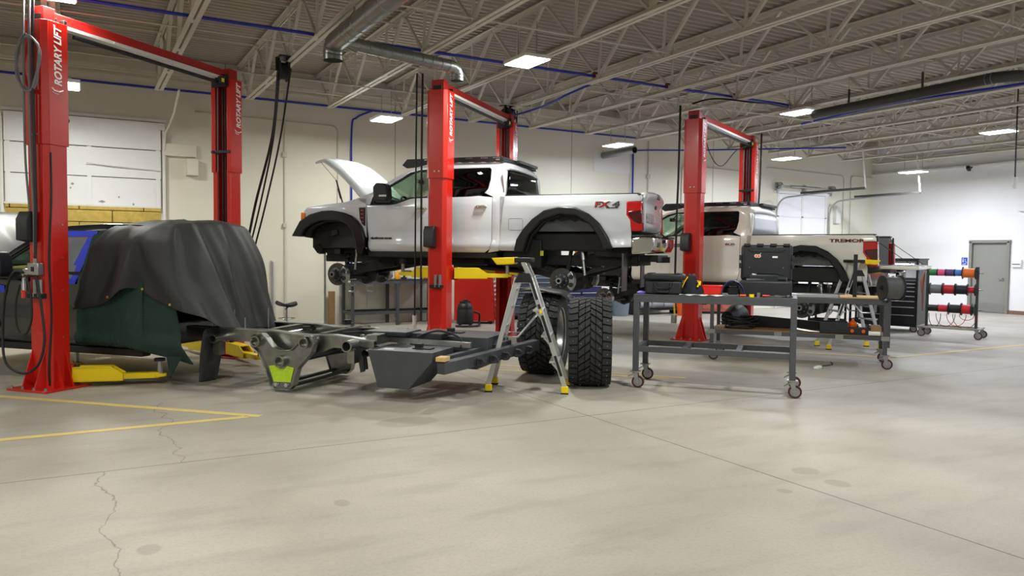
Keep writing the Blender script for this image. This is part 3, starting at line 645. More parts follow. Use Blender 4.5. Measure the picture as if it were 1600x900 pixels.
    # inner body
    b = MB(); b.box((.3, 0, 1.56-ZO), (2.2, 1.6, .1)); b.box((-.84, 0, 1.9-ZO), (.03, 1.5, .6)); b.box((1.42, 0, 1.92-ZO), (.05, 1.55, .8)); b.build('cab_floor', UND, t)
    b = MB(); b.box((1.2, 0, 2.2-ZO), (.34, 1.55, .24)); b.box((1.28, 0, 2.32-ZO), (.3, 1.5, .05)); b.build('dashboard', FAB, t, bev=.02)
    b = MB(); b.lathe([(.17+.016*math.cos(a*PI/4), .016*math.sin(a*PI/4)) for a in range(8)], (.98, .4, 2.26-ZO), (-.8, 0, .55), 20, closed=True); b.bar((.98, .4, 2.26-ZO), (1.15, .4, 2.15-ZO), .05, .05)
    for a in (0, 2.1, 4.2): b.bar((.98, .4, 2.26-ZO), (.98+.55*.15*math.cos(a), .4+.15*math.sin(a), 2.26+.8*.15*math.cos(a)-ZO), .03, .02)
    b.build('steering_wheel', FAB, t)
    b = MB(); b.box((.98, .0, 2.68-ZO), (.03, .24, .07)); b.bar((.98, 0, 2.69-ZO), (.9, 0, 2.78-ZO), .02, .02); b.build('rear_view_mirror', BLK, t, bev=.008)
    for y in (.40, -.40):
        b = MB(); b.box((.38, y, 1.82-ZO), (.5, .5, .2)); b.bar((.2, y, 1.85-ZO), (.02, y, 2.42-ZO), .14, .48, up=(0, 1, 0)); b.build('seat', FAB, t, bev=.05)
        b = MB(); b.box((.0, y, 2.53-ZO), (.1, .26, .17)); b.cyl((.0, y-.06, 2.38-ZO), (.0, y-.06, 2.5-ZO), .008); b.cyl((.0, y+.06, 2.38-ZO), (.0, y+.06, 2.5-ZO), .008); b.build('headrest', FAB, t, bev=.04)
    b = MB(); b.box((-.55, 0, 1.84-ZO), (.45, 1.4, .2)); b.bar((-.68, 0, 1.85-ZO), (-.76, 0, 2.4-ZO), .10, 1.4, up=(0, 1, 0)); b.build('rear_seat', FAB, t, bev=.04)
    for y in (.45, -.45): MB().box((-.74, y, 2.49-ZO), (.1, .26, .15)).build('headrest', FAB, t, bev=.04)
    # rocker and running gear
    b = MB()
    for s in (1, -1): b.box((.35, s*(HW-.1), 1.46-ZO), (2.2, .14, .08))
    b.build('rocker', UND, t, bev=.01)
    if rack:
        for s in (1, -1):
            b = MB(); y = s*(fy(2.86)+.02)
            b.prism(Z([(.90, 2.865), (.81, 2.955), (-.79, 2.955), (-.82, 2.88), (-.68, 2.875), (-.01, 2.885), (.48, 2.86), (.65, 2.825), (.82, 2.815)]), 'xz', y-.012, y+.012); rk = b.build('roof_rack_rail', BLK, t, bev=.003)
            b = MB()
            for x in (.5, -.2, -.45, -.65):
                for k in range(5): b.box((x-.024*k, y+s*.012, 2.935-ZO), (.01, .006, .018))
            b.box((.38, y+s*.012, 2.905-ZO), (.06, .006, .02)); b.box((-.72, y+s*.012, 2.905-ZO), (.06, .006, .02)); b.build('slot', GALV, rk)
        b = MB()
        for k in range(8):
            x = .62-k*.2; b.box((x, 0, 2.935-ZO), (.06, 2*fy(2.86)+.02, .02))
        b.build('roof_rack_slat', BLK, t)
        b = MB(); b.box((-.79, 0, 2.92-ZO), (.03, 2*fy(2.86)+.02, .06)); b.box((-.84, -.25, 2.93-ZO), (.06, .9, .045)); b.build('rack_light_bar', BLK, t, bev=.005)
    if not bed: return
    # ---- frame, axles and bed
    b = MB()
    for s in (1, -1):
        b.box((-.15, s*.42, 1.40-ZO), (5.3, .07, .15)); b.box((2.55, s*.42, 1.62-ZO), (.3, .07, .3))
    for x in (2.5, 1.4, .6, -.3, -1.15, -2.1, -2.8): b.box((x, 0, 1.38-ZO), (.08, .84, .1))
    b.build('chassis_rail', UND, t)
    b = MB(); b.box((.9, 0, 1.42-ZO), (.9, .34, .3)); b.box((-1.1, .55, 1.50-ZO), (.62, .34, .42)); b.box((-1.72, 0, 1.67-ZO), (1.5, 1.36, .26)); b.box((-2.45, 0, 1.56-ZO), (.5, 1.3, .2)); b.box((-1.2, 0, 1.48-ZO), (.3, 1.1, .3)); b.box((.35, 0, 1.46-ZO), (2.1, 1.3, .1)); b.cyl((.4, -.15, 1.3-ZO), (-1.6, -.1, 1.16-ZO), .045); b.box((0, .52, 1.36-ZO), (.9, .16, .12)); b.cyl((.3, -.55, 1.35-ZO), (-2.6, -.6, 1.4-ZO), .05); b.box((-.5, -.5, 1.36-ZO), (.9, .3, .2)); b.build('drivetrain', UND, t, bev=.02)
    b = MB(); b.box((-1.42, .732, 1.50-ZO), (.05, .006, .075)); b.build('caution_label', mat('caution_yellow', (205, 210, 60), .5) if 'caution_yellow' not in bpy.data.materials else bpy.data.materials['caution_yellow'], t)
    for xa, za, nm in ((2.12, 1.12, 'front_axle'), (-1.73, 1.10, 'rear_axle')):
        b = MB(); b.cyl((xa, -.68, za-ZO), (xa, .68, za-ZO), .075, n=14); b.lathe([(0, -.22), (.14, -.16), (.2, 0), (.14, .16), (0, .22)], (xa, -.2 if nm[0] == 'f' else 0, za-ZO), (1, 0, 0), 16)
        for s in (1, -1):
            b.bar((xa, s*.5, za+.06-ZO), (xa-.9 if xa > 0 else xa+.75, s*.4, 1.34-ZO), .13, .17); b.bar((xa, s*.48, za-ZO), (xa-.08, s*.45, 1.65-ZO), .05, .05)
        b.build(nm, UND, t, bev=.005)
        for s in (1, -1):
            b = MB(); b.pipe((xa, s*.70, za-ZO), (xa, s*.725, za-ZO), .185, .06, 30); b.cyl((xa, s*.66, za-ZO), (xa, s*.70, za-ZO), .12, n=20); ro = b.build('brake_rotor', FB, t, ang=30)
            b = MB(); b.lathe([(.115, 0), (.11, .05), (.075, .06), (.062, .16), (.035, .165)], (xa, s*.72, za-ZO), (0, s, 0), 24); b.build('hub', DGR if nm[0] == 'r' else FB, ro)
            b = MB()
            for k in range(8): a = k*PI/4; b.cyl((xa+.085*math.cos(a), s*.76, za+.085*math.sin(a)-ZO), (xa+.085*math.cos(a), s*.80, za+.085*math.sin(a)-ZO), .009, n=8)
            b.pipe((xa, s*.875, za-ZO), (xa, s*.89, za-ZO), .045, .025, 16); b.build('wheel_stud', GALV, ro)
            b = MB(); c = V((xa, s*.71, za-ZO)); pts = [c+V((math.cos(a)*.19, 0, math.sin(a)*.19)) for a in [-2.3-PI*.0+k*.28-.85+PI for k in range(0)]]
            sgn = -1
            b.prism([(xa+sgn*r*math.cos(a), za+r*math.sin(a)-ZO) for r, aa in ((.21, [-.75+k*.25 for k in range(7)]), (.12, [.75-k*.3 for k in range(6)])) for a in aa], 'xz', s*.66, s*.78); cl = b.build('brake_caliper', GALV, ro, bev=.012)
            for a in (.35, -.35): MB().cyl((xa-.17*math.cos(a), s*.77, za+.17*math.sin(a)-ZO), (xa-.17*math.cos(a), s*.80, za+.17*math.sin(a)-ZO), .035, n=16).build('caliper_piston', BLK, cl)
    for s in (1, -1):
        b = MB()
        for k in range(4):
            L_ = .75-.12*k; b.tube([(-1.79+L_, s*.52, 1.32-.015*k+.05*(1-k*.2)-ZO), (-1.79+.3*L_, s*.52, 1.20-.018*k-ZO), (-1.79-.3*L_, s*.52, 1.20-.018*k-ZO), (-1.79-L_, s*.52, 1.33-.015*k-ZO)], .018, 6)
        b.build('leaf_spring', DGR, t)
        b = MB(); b.cyl((-2.05, s*.6, 1.18-ZO), (-1.98, s*.55, 1.62-ZO), .022); b.cyl((-2.02, s*.58, 1.4-ZO), (-1.98, s*.55, 1.64-ZO), .034); b.build('rear_shock', GALV, t, ang=30)
        b = MB(); b.cyl((1.86, s*.6, 1.2-ZO), (1.80, s*.56, 1.9-ZO), .02); b.cyl((1.83, s*.58, 1.5-ZO), (1.80, s*.56, 1.92-ZO), .035); b.build('front_shock', GALV, t)
        b = MB(); cx, cy = 2.03, s*.48
        b.tube([(cx+.08*math.cos(k*.55), cy+.08*math.sin(k*.55), 1.22+.5*k/70-ZO) for k in range(71)], .011, 6); b.build('coil_spring', UND, t)
        b = MB(); b.tube(spl([(2.1, s*.45, 1.5-ZO), (2.05, s*.6, 1.35-ZO), (1.95, s*.66, 1.2-ZO)]), .01, 6); b.tube(spl([(-1.5, s*.3, 1.45-ZO), (-1.6, s*.5, 1.3-ZO), (-1.75, s*.62, 1.2-ZO)]), .008, 6); b.tube(spl([(1.5, s*.4, 1.38-ZO), (1.75, s*.55, 1.3-ZO), (1.9, s*.55, 1.32-ZO), (2.2, s*.4, 1.36-ZO)]), .012, 6); b.build('brake_line', HOSE, t)
    b = MB(); b.bar((2.05, .75, 1.05-ZO), (2.0, -.75, 1.06-ZO), .035, .035); b.bar((2.2, .5, 1.08-ZO), (2.15, -.6, 1.25-ZO), .035, .035); b.bar((2.45, .4, 1.52-ZO), (2.72, .42, 1.6-ZO), .05, .04); b.bar((2.45, -.4, 1.52-ZO), (2.72, -.42, 1.6-ZO), .05, .04)
    for k in range(10): random.seed(k); b.box((2.1+.5*random.random(), .2+.3*random.random(), 1.5-ZO+.2*random.random()), (.1, .08, .12), (random.random(), 0, random.random()))
    b.build('steering_linkage', UND, t)
    panel('bed_side', [(-.80, 2.345), (-.80, 1.535)]+ARCR+[(-2.79, 1.60), (-2.785, 1.82), (-2.77, 1.975), (-2.72, 2.06), (-2.72, 2.24), (-2.91, 2.245), (-2.90, 2.30), (-2.86, 2.345)], paint, t)
    BEDG = bpy.data.materials.get('bed_lining_grey') or mat('bed_lining_grey', (96, 98, 98), .6)
    b = MB()
    for s in (1, -1): b.box((-1.83, s*.70, 2.08-ZO), (2.05, .03, .5))
    b.box((-1.85, 0, 1.84-ZO), (2.05, 1.42, .03)); b.box((-.85, 0, 2.08-ZO), (.03, 1.42, .5)); b.build('bed_liner', BEDG, t)
    for s in (1, -1):
        b = MB(); n = 16; pts = [(-1.22, 1.80)]+[(-1.25-1.08*k/n, 1.93+.06*math.sin(k/n*PI)+.02*math.sin(k*2.4)) for k in range(n+1)]+[(-2.36, 1.80), (-2.3, 2.12), (-1.74, 2.17), (-1.3, 2.12)]
        b.prism(Z(pts), 'xz', s*.74, s*.76); b.build('inner_arch', UND, t)
        b = MB(); b.prism([(s*.70, 2.34-ZO), (s*(fy(2.34)-.005), 2.34-ZO), (s*(fy(2.34)-.015), 2.362-ZO), (s*.70, 2.362-ZO)], 'yz', -2.88, -.81); b.build('bed_rail_cap', BLK, t)
        b = MB(); b.prism(Z([(-2.715, 2.235), (-2.93, 2.235), (-2.945, 1.825), (-2.79, 1.825), (-2.775, 1.97), (-2.715, 2.055)]), 'xz', s*(HW-.12), s*(HW+.012)); tl = b.build('tail_lamp', LAMPR, t, bev=.012, label='red wraparound tail lamp')
        b = MB(); b.prism(Z([(-2.74, 2.1), (-2.935, 2.12), (-2.94, 1.93), (-2.90, 1.92), (-2.82, 1.955), (-2.745, 2.05)]), 'xz', s*(HW-.06), s*(HW+.016)); b.build('dark_lens', LAMPD, tl, bev=.01)
    b = MB(); rows = []
    for z, x in ((1.82, -2.93), (1.95, -2.945), (2.1, -2.94), (2.2, -2.935), (2.235, -2.94), (2.26, -2.955), (2.31, -2.975), (2.35, -2.975), (2.375, -2.95), (2.37, -2.9)):
        rows.append([(x-.035*(1-(j/6-1)**2), (j/6-1)*.775, z-ZO+(.035 if z > 2.2 else 0)*(1-(j/6-1)**2)) for j in range(13)])
    if tail_down:
        b.bm.free(); b = MB(); b.box((-3.24, 0, 1.815-ZO), (.60, 1.55, .06)); tg = b.build('tailgate', paint, t, bev=.015, label='lowered tailgate')
        MB().box((-3.24, 0, 1.848-ZO), (.52, 1.4, .008)).build('tailgate_liner', BLK, tg)
        for s in (1, -1): MB().tube([(-2.9, s*.76, 2.24-ZO), (-3.42, s*.75, 1.86-ZO)], .006, 6).build('support_cable', BLK, tg)
        for s in (1, -1): MB().box((-2.915, s*.785, 2.08-ZO), (.02, .09, .5)).build('bed_end_cap', BLK, t, bev=.004)
    else:
        tg = b.grid(rows).build('tailgate', paint, t, solid=.05, ang=30)
        text('SUPER DUTY', .17, paint, tg, fr((-2.972, .66, 1.96-ZO), (0, -1, 0), (0, 0, 1)), ext=.012, bold=.008, sx=1.05, name='embossed_lettering')
        b = MB(); b.lathe([(0, .012), (.028, .012), (.03, 0)], (-2.975, 0, 2.2-ZO), (-1, 0, 0), 20)
        for v in b.bm.verts: v.co.y *= 2.2
        b.build('oval_badge', DGR, tg)
        b = MB(); b.box((-2.99, -.05, 2.36-ZO), (.05, .22, .08)); b.build('tailgate_camera', BLK, tg, bev=.01)
    # rear bumper
    b = MB(); pr = [(-2.80, 1.50), (-2.80, 1.72), (-2.97, 1.75), (-3.12, 1.74), (-3.12, 1.62), (-3.07, 1.52)]
    for y0, y1 in ((.24, .93), (-.93, -.24)): b.prism(Z(pr), 'xz', y0, y1)
    b.prism(Z([(-2.85, 1.52), (-2.85, 1.66), (-3.08, 1.68), (-3.08, 1.54)]), 'xz', -.24, .24); bu = b.build('rear_bumper', CHR, t, bev=.02, label='chrome step bumper')
    b = MB()
    for y0, y1 in ((.26, .92), (-.92, -.26)): b.prism(Z([(-2.81, 1.722), (-2.81, 1.765), (-3.13, 1.775), (-3.13, 1.745), (-2.97, 1.752)]), 'xz', y0, y1)
    b.box((-3.105, .55, 1.64-ZO), (.04, .2, .08)); b.box((-3.105, -.55, 1.64-ZO), (.04, .2, .08)); b.build('step_pad', BLK, bu, bev=.005)
    b = MB(); b.box((-3.13, .2, 1.57-ZO), (.03, .07, .05)); b.build('bumper_tag', bpy.data.materials['caution_yellow'], bu, label='small yellow tag')
    b = MB(); b.box((-2.95, 0, 1.44-ZO), (.3, .9, .1)); b.box((-3.1, 0, 1.42-ZO), (.2, .09, .09)); b.build('tow_hitch', UND, t, bev=.008)
    MF = bpy.data.materials.get('mud_flap_grey') or mat('mud_flap_grey', (86, 86, 88), .35, var=.45, scale=9)
    for s in (1, -1): MB().box((-2.66, s*.70, 1.24-ZO), (.02, .30, .54)).build('mud_flap', MF, t, bev=.006)
    cx, cz = -1.06, 1.925; loop = []
    for qx, qz, a0 in ((1, 1, 0), (-1, 1, PI/2), (-1, -1, PI), (1, -1, 1.5*PI)): loop += [(cx+qx*.085+.025*math.cos(a0+k*PI/8), HW, cz+qz*.06+.025*math.sin(a0+k*PI/8)-ZO) for k in range(5)]
    MB().tube(loop, .0028, 6, closed=True).build('fuel_door_seam', FGY_, t)
    return
def side_text(t, s, x, z, size, m, sx=1., shear=0., bold=.006, y=HW+.003, name='lettering', label=None):
    return text(s, size, m, t, fr((x, y, z-ZO), (-1, 0, 0), (0, 0, 1)), name, .003, shear, bold, sx, label=label)
FX = mat('decal_red', (215, 40, 20), .4); FK = mat('decal_black', (20, 20, 22), .4); FGY = mat('decal_grey', (110, 110, 112), .4)
def at_truck(P0, lat, fw, dz): return (P0[0]+lat[0]*HW, P0[1]+lat[1]*HW, ZO+dz), math.atan2(fw[1], fw[0])
loc, rz = at_truck((4.94, 10.71), (.76, .65), (-.65, .76), 0)
T1 = thing('pickup_truck', 'white crew cab pickup raised high with open hood and no wheels, on the middle lift', 'truck', loc, rz, 'white pickups on lifts')
make_truck(T1, WHT, True)
side_text(T1, 'FX', -2.25, 2.166, .108, FK, 1.62, .12, .005, y=HW+.002, name='decal_outline'); side_text(T1, 'FX', -2.25, 2.166, .108, FX, 1.62, .12, -.0015, y=HW+.009, name='decal_letters', label='red FX letters')
side_text(T1, '4', -2.51, 2.166, .108, FK, 1.8, .12, .005, y=HW+.002, name='decal_number', label='black and grey 4'); side_text(T1, '4', -2.51, 2.166, .108, FGY, 1.8, .12, -.002, y=HW+.009, name='decal_number')
side_text(T1, 'OFF ROAD', -2.42, 2.148, .022, FK, 1.6, .2, .001, name='decal_small')
side_text(T1, '4x4', 1.40, 1.70, .045, FK, 1.6, .3, .003, y=HW-.004, name='door_badge'); side_text(T1, 'POWER STROKE', 1.28, 1.70, .034, FK, 1.05, .0, .002, y=HW-.004, name='door_badge')
loc, rz = at_truck(((9.4+12.33)/2-.9, (10.26+11.75)/2-.44), (.9, .44), (-.44, .9), -.49)
T2 = thing('pickup_truck', 'pearl white crew cab pickup raised lower behind the workbench, on the right lift', 'truck', loc, rz, 'white pickups on lifts')
make_truck(T2, CRM, False, rear=mat('rear_window_film', (196, 198, 204), .25, var=.04), tail_down=True)
side_text(T2, 'TREMOR', -2.19, 2.226, .075, FK, 1.85, .0, .0022, y=HW+.002, name='decal_outline'); side_text(T2, 'TREMOR', -2.19, 2.226, .075, FX, 1.85, .0, -.0022, y=HW+.008, name='decal_letters')
# ---------------------------------------------------------------- the covered truck with its bare frame
C3 = V((.75, 10.43, 0)); F3 = V((-.67, .74, 0)).normalized(); LT3 = V((.74, .67, 0)).normalized()
rz3 = math.atan2(F3.y, F3.x)
T3 = thing('pickup_truck', 'dark pickup under a black tarp with its bed removed and bare steel frame exposed', 'truck', C3-LT3*.05+V((0, 0, ZO-1.10)), rz3)
make_truck(T3, BLU, True, bed=False, hoodpaint=HOODG, rack=False, tint=GLR)
for o in [c for c in T3.children if c.name.startswith(('rear_seat',))]: pass
K = 1.10+.0-ZO                                    # frame coordinates use true height above the floor: local z = z + K
def Q(x, y, z): return (x, y, z+K)
# taped plastic film over the door window
yw = lambda z: fy(z+1.10)+.004
def film(out, m, name, par, yo=0., th=.004):
    b = MB(); n = len(out); v0 = [Q(x, yw(z)+yo, z) for x, z in out]; v1 = [Q(x, yw(z)+yo+th, z) for x, z in out]
    b.poly(v0+v1, [tuple(range(n)), tuple(range(2*n-1, n-1, -1))]+[(i, (i+1) % n, n+(i+1) % n, n+i) for i in range(n)]); return b.build(name, m, par)
wf = film([(.74, 1.14), (.22, 1.14), (.03, 1.64), (.5, 1.65), (.74, 1.56)], PLST, 'window_film', T3)
tape = [((.30, 1.10), (.14, 1.10), (-.06, 1.70), (.04, 1.70)), ((-.06, 1.70), (.52, 1.70), (.5, 1.63), (-.04, 1.64)), ((.14, 1.10), (.8, 1.10), (.8, 1.16), (.13, 1.16)), ((.52, 1.70), (.8, 1.58), (.78, 1.52), (.5, 1.63)), ((.8, 1.58), (.8, 1.10), (.74, 1.10), (.74, 1.56))]
for q in tape: film(q, BTAPE, 'masking_tape', T3, .005, .003)
film([(1.2, 1.06), (1.75, 1.12), (1.75, 1.05), (1.2, .98)], BTAPE, 'masking_tape', T3, .012, .003)
# frame behind the cab
b = MB()
RT = [(-1.0, .635), (-2.15, .63), (-2.4, .605), (-2.6, .60), (-2.9, .615), (-3.38, .57)]; RB = [(-3.38, .47), (-2.9, .49), (-2.75, .43), (-2.3, .43), (-2.15, .50), (-1.0, .51)]
for s in (1, -1):
    b.prism([(x, z+K) for x, z in RT+RB], 'xz', s*.455, s*.467)
    for P_ in (RB,):
        for (x0, z0), (x1, z1) in zip(P_, P_[1:]): b.bar(Q(x0, s*.42, z0), Q(x1, s*.42, z1), .09, .012)
    for x in (-1.35, -1.42, -1.5, -1.7, -1.9, -2.3, -2.5, -3.0, -3.2): b.cyl(Q(x, s*.466, .565), Q(x, s*.470, .565), .018, n=10)
b.build('frame_rail', STL, T3)
for s in (1, -1):
    b = MB()
    for (x0, z0), (x1, z1) in zip(RT, RT[1:]): b.bar(Q(x0, s*.42, z0), Q(x1, s*.42, z1), .095, .012)
    b.build('rail_flange', GALV, T3, label='pale metal top flange of the frame rail')  # top flange in a paler metal than the rest of the rail
for x, r in ((-1.3, .03), (-2.0, .04), (-2.75, .035), (-3.3, .04), (-3.36, .03)):
    MB().bar(Q(x, .42, .58), Q(x+.05, -.42, .58), r*2, .1).build('crossmember', STL, T3)
for x, z, r, y in ((-1.50, .53, .05, .64), (-2.06, .53, .06, .66), (-2.66, .54, .06, .66), (-3.17, .53, .062, .66)):
    b = MB(); b.pipe(Q(x, y, z), Q(x, -y, z), r, r*.75, 20)
    if x in (-1.50, -3.17):
        for s in (1, -1): b.box(Q(x-.02, s*.56, z-.11), (.08, .09, .14))
    b.build('cross_tube', STL, T3, ang=30)
b = MB(); b.tube([Q(-3.36, .62, .46), Q(-3.36, .35, .47), Q(-3.0, .2, .5), Q(-1.2, .15, .5)], .04, 14, cap=False); b.build('exhaust_pipe', STL, T3)
leg = [(-1.99, .58), (-2.03, .61), (-2.12, .61), (-2.17, .57), (-2.26, .47), (-2.36, .44), (-2.48, .45), (-2.57, .53), (-2.62, .60), (-2.73, .61), (-2.76, .54), (-2.73, .44), (-2.56, .26), (-2.51, .08), (-2.46, .035), (-2.28, .03), (-2.23, .07), (-2.17, .24), (-2.08, .41), (-1.99, .48)]
for s in (1, -1):
    b = MB(); b.prism([(x, z+K) for x, z in leg], 'xz', s*.56, s*.60)
    n = len(leg)
    for i in range(n):
        a, c = leg[i], leg[(i+1) % n]; b.bar(Q(a[0], s*.585, a[1]), Q(c[0], s*.585, c[1]), .012, .09, up=(0, 1, 0))
    b.pipe(Q(-2.36, s*.50, .33), Q(-2.36, s*.66, .33), .062, .045, 20)
    lg = b.build('hanger_bracket', STL, T3, bev=.003, label='steel V-shaped hanger bracket')
    b = MB()
    for x in (-2.30, -2.43): b.cyl(Q(x, s*.60, .08), Q(x, s*.635, .08), .022, n=6)
    b.build('bolt', CHR, lg)
    if s == 1:
        b = MB(); b.prism([(x, z+K) for x, z in ((-2.20, .27), (-2.30, .285), (-2.34, .245), (-2.39, .245), (-2.43, .28), (-2.51, .265), (-2.47, .11), (-2.26, .105))], 'xz', .602, .607); b.build('green_tape', mat('lime_tape', (190, 225, 40), .5, var=.2, scale=30), lg, label='lime green patch')
b = MB()
for x in (-2.28, -2.46): b.bar(Q(x, .58, .07), Q(x, -.58, .07), .045, .03)
b.build('tie_bar', DGR, T3)
MB().pipe(Q(-2.36, .6, .33), Q(-2.36, -.6, .33), .055, .04, 18).build('pivot_tube', DGR, T3)
b = MB(); b.prism([(x, z+K) for x, z in ((-3.21, .5), (-3.29, .5), (-3.30, .26), (-3.26, .25))], 'xz', .50, .53); b.prism([(x, z+K) for x, z in ((-3.21, .5), (-3.25, .5), (-3.28, .27), (-3.25, .26))], 'xz', .40, .43); b.build('shackle_plate', DGR, T3)
def tank(y0, y1, out, name='fuel_tank'):
    b = MB(); b.prism([(x, z+K) for x, z in out], 'xz', y0, y1); k = b.build(name, TANK, T3, bev=.006, label='grey welded steel tank'); 
    lo = min(z for x, z in out); b = MB(); zt = max(z for x, z in out)
    b.box(Q(-3.85, (y0+y1)/2, zt+.03), (.07, .07, .045)); b.box(Q(-3.9, (y0+y1)/2, zt+.006), (.2, .12, .012)); b.build('mount_pad', BLK, k, bev=.004)
    return k
MB().bar(Q(-3.0, .06, .56), Q(-4.3, .06, .53), .05, .06).build('inner_rail', GALV, T3, bev=.003)
tk = tank(.10, .64, [(-3.40, .51), (-4.12, .51), (-4.12, .42), (-3.86, .13), (-3.52, .13)])
tank(-.80, -.12, [(-3.50, .595), (-4.42, .595), (-4.42, .40), (-4.3, .25), (-3.5, .25)])
b = MB(); b.box(Q(-3.6, .55, .513), (.1, .05, .006)); b.build('sticker', WHP, tk)
b = MB(); b.bar(Q(-4.21, .64, .36), Q(-4.74, -.85, .46), .10, .115); b.bar(Q(-4.14, .45, .42), Q(-4.5, -.6, .5), .06, .06); b.build('rear_crossbeam', TANK, T3, bev=.004)
for k in range(5): y = .25-.2*k; c = V((-4.30-.35*(.64-y), y, .36+.06*(.64-y))); b = MB(); b.tube([Q(c.x-.01, c.y, c.z+.035), Q(c.x-.06, c.y-.005, c.z+.03), Q(c.x-.085, c.y-.01, c.z), Q(c.x-.06, c.y-.005, c.z-.03), Q(c.x-.01, c.y, c.z-.035)], .013, 8); b.box(Q(c.x-.01, c.y-.06, c.z-.01), (.05, .05, .08)); b.build('shackle', DGR, T3, bev=.004)
b = MB(); b.tube(spl([Q(-3.7, .1, .6), Q(-3.9, .0, .66), Q(-4.15, .02, .6), Q(-4.2, .1, .5)]), .012, 6); b.tube(spl([Q(-2.8, .1, .6), Q(-3.2, .0, .63), Q(-3.6, -.1, .62), Q(-4.0, -.05, .62)]), .014, 6); b.build('frame_hose', HOSE, T3)
b = MB(); b.box(Q(-3.35, -.02, .62), (.5, .4, .05)); b.box(Q(-3.75, -.1, .6), (.4, .3, .06)); b.build('skid_plate', DGR, T3, bev=.01)
b = MB()
for x, y, h in ((-1.35, .45, .16), (-1.52, .3, .2), (-1.78, .45, .13), (-1.9, .2, .22)): b.cyl(Q(x, y, .63), Q(x, y, .63+h), .007, n=8)
b.build('mounting_stud', GALV, T3)
for x in (-2.55,):
    for y in (.43, -.43):
        b = MB(); b.cyl(Q(x, y, .64), Q(x, y, .655), .06, n=16); b.cyl(Q(x, y, .655), Q(x, y, .695), .04, .045, n=16); b.build('body_mount', BLK, T3)
blk = MB().box((0, 0, .022), (.1, .13, .045)).build('wood_block', PLY, bev=.004); m3 = M.Translation(T3.location) @ M.Rotation(rz3, 4, 'Z')
blk.location = m3 @ V(Q(-4.215, .6, .43)); blk.rotation_euler = (0, 0, rz3); tag(blk, 'small pale wood block on the end of the rear frame crossbeam', 'wood block')
# ---- tarp draped over the cab: a cloth grown from the roof outline
def ground(x, y, z): return m3 @ V(Q(x, y, z))
def drape(name, m, top, rows, thick, flaps=()):
    b = MB(); b.grid(rows); o = b.build(name, m, None, solid=thick, ang=60, sub=1); return o
def noise_(x, k): return math.sin(x*1.0+k)+.6*math.sin(x*2.3+2*k)+.4*math.sin(x*4.1+.7*k)
rows = []
NU, NV = 72, 22
def perim(u):                                       # along near side from front edge, round the back, along the far side
    # returns roof-edge point, outward normal, bottom z
    a, bb, c = .95, 1.55, .95
    Lt = a+bb+c; s = u*Lt
    if s < a: return V((-.30-s*.84, .68, 1.79)), V((0, 1, 0)), s
    if s < a+bb:
        t = (s-a)/bb; return V((-1.10, .70-1.36*t, 1.79+.03*math.sin(PI*t))), V((-1, 0, 0)), s
    t = (s-a-bb)/c; return V((-1.08+.8*t, -.64, 1.79)), V((0, -1, 0)), s
def lerpt(tab, x):
    for (x0, y0), (x1, y1) in zip(tab, tab[1:]):
        if x <= x1: return y0+(y1-y0)*(x-x0)/(x1-x0)
    return tab[-1][1]
BOT = [(0, .82), (.15, .84), (.3, .89), (.45, .98), (.57, 1.09), (.68, 1.03), (.8, .94), (.95, .80), (1.1, .65), (1.4, .60), (1.9, .58), (2.4, .55), (2.6, .62), (3.45, .95)]
for i in range(NU+1):
    u = i/NU; p, nrm, s = perim(u); bot = lerpt(BOT, s); row = []
    # round the corners of the outline
    cdist = min(abs(s-.95), abs(s-2.5)); cn = nrm.copy()
    if cdist < .22:
        o_ = V((-1, 1, 0)).normalized() if s < 1.6 else V((-1, -1, 0)).normalized(); cn = nrm.lerp(o_, .9*(1-cdist/.22)).normalized(); p = p-o_*.10*(1-cdist/.22)
    ctr = V((-.5, 0, 1.835))
    for j in range(5): row.append(ctr.lerp(p, j/5)+V((0, 0, .025*math.sin(PI*j/5)+.012*noise_(s*5+j, 1))))
    for j in range(NV-4):
        v = j/(NV-5); z = p.z-.0-(p.z-bot)*v; out = .16*math.sin(min(1, v*2.2)*PI/2)+.10*v
        if s < .95: out = min(1, v*4)**.5*.30+.03*v
        amp = .018+.07*v; fold = noise_(s*6.5+v*(1.2 if s < .6 else -1.5), 2.)
        out += amp*fold*.62 + .05*v*abs(math.sin(s*7+v*2.2))-.02*v
        rg = (1-abs(math.sin(s*4.3-v*1.3+.4)))**3+.7*(1-abs(math.sin(s*6.1+v*1.7+2.1)))**4; out += .06*(v**.7)*rg-.012
        q = p+cn*out; q.z = z
        if s < .95: q.x += v*.36*(1-s/.95) - .18*v*(s/.95)**2   # front hem leans forward, hem runs back
        elif s < 2.5: q.x -= .24*v*v*(1 if s < 1.6 else .6)
        row.append(q)
    rows.append([ground(*r) for r in row])
tp = drape('tarp', TARP, None, rows, .006)
tag(tp, 'black canvas tarp draped over the cab of the dark pickup', 'tarp')
b = MB()
for s_ in (.06, .40, .66, .86):
    i = round(s_/3.45*NU); p = rows[i][-1]+V((0, 0, .035)); nv = (m3.to_3x3() @ V((0, 1, 0)))
    b.T = M.Translation(p+nv*.012); b.lathe([(.006, 0), (.014, 0), (.014, .006), (.006, .006)], (0, 0, 0), nv, 12, closed=True)
b.build('grommet', mat('brass', (214, 196, 120), .3, .9), tp)
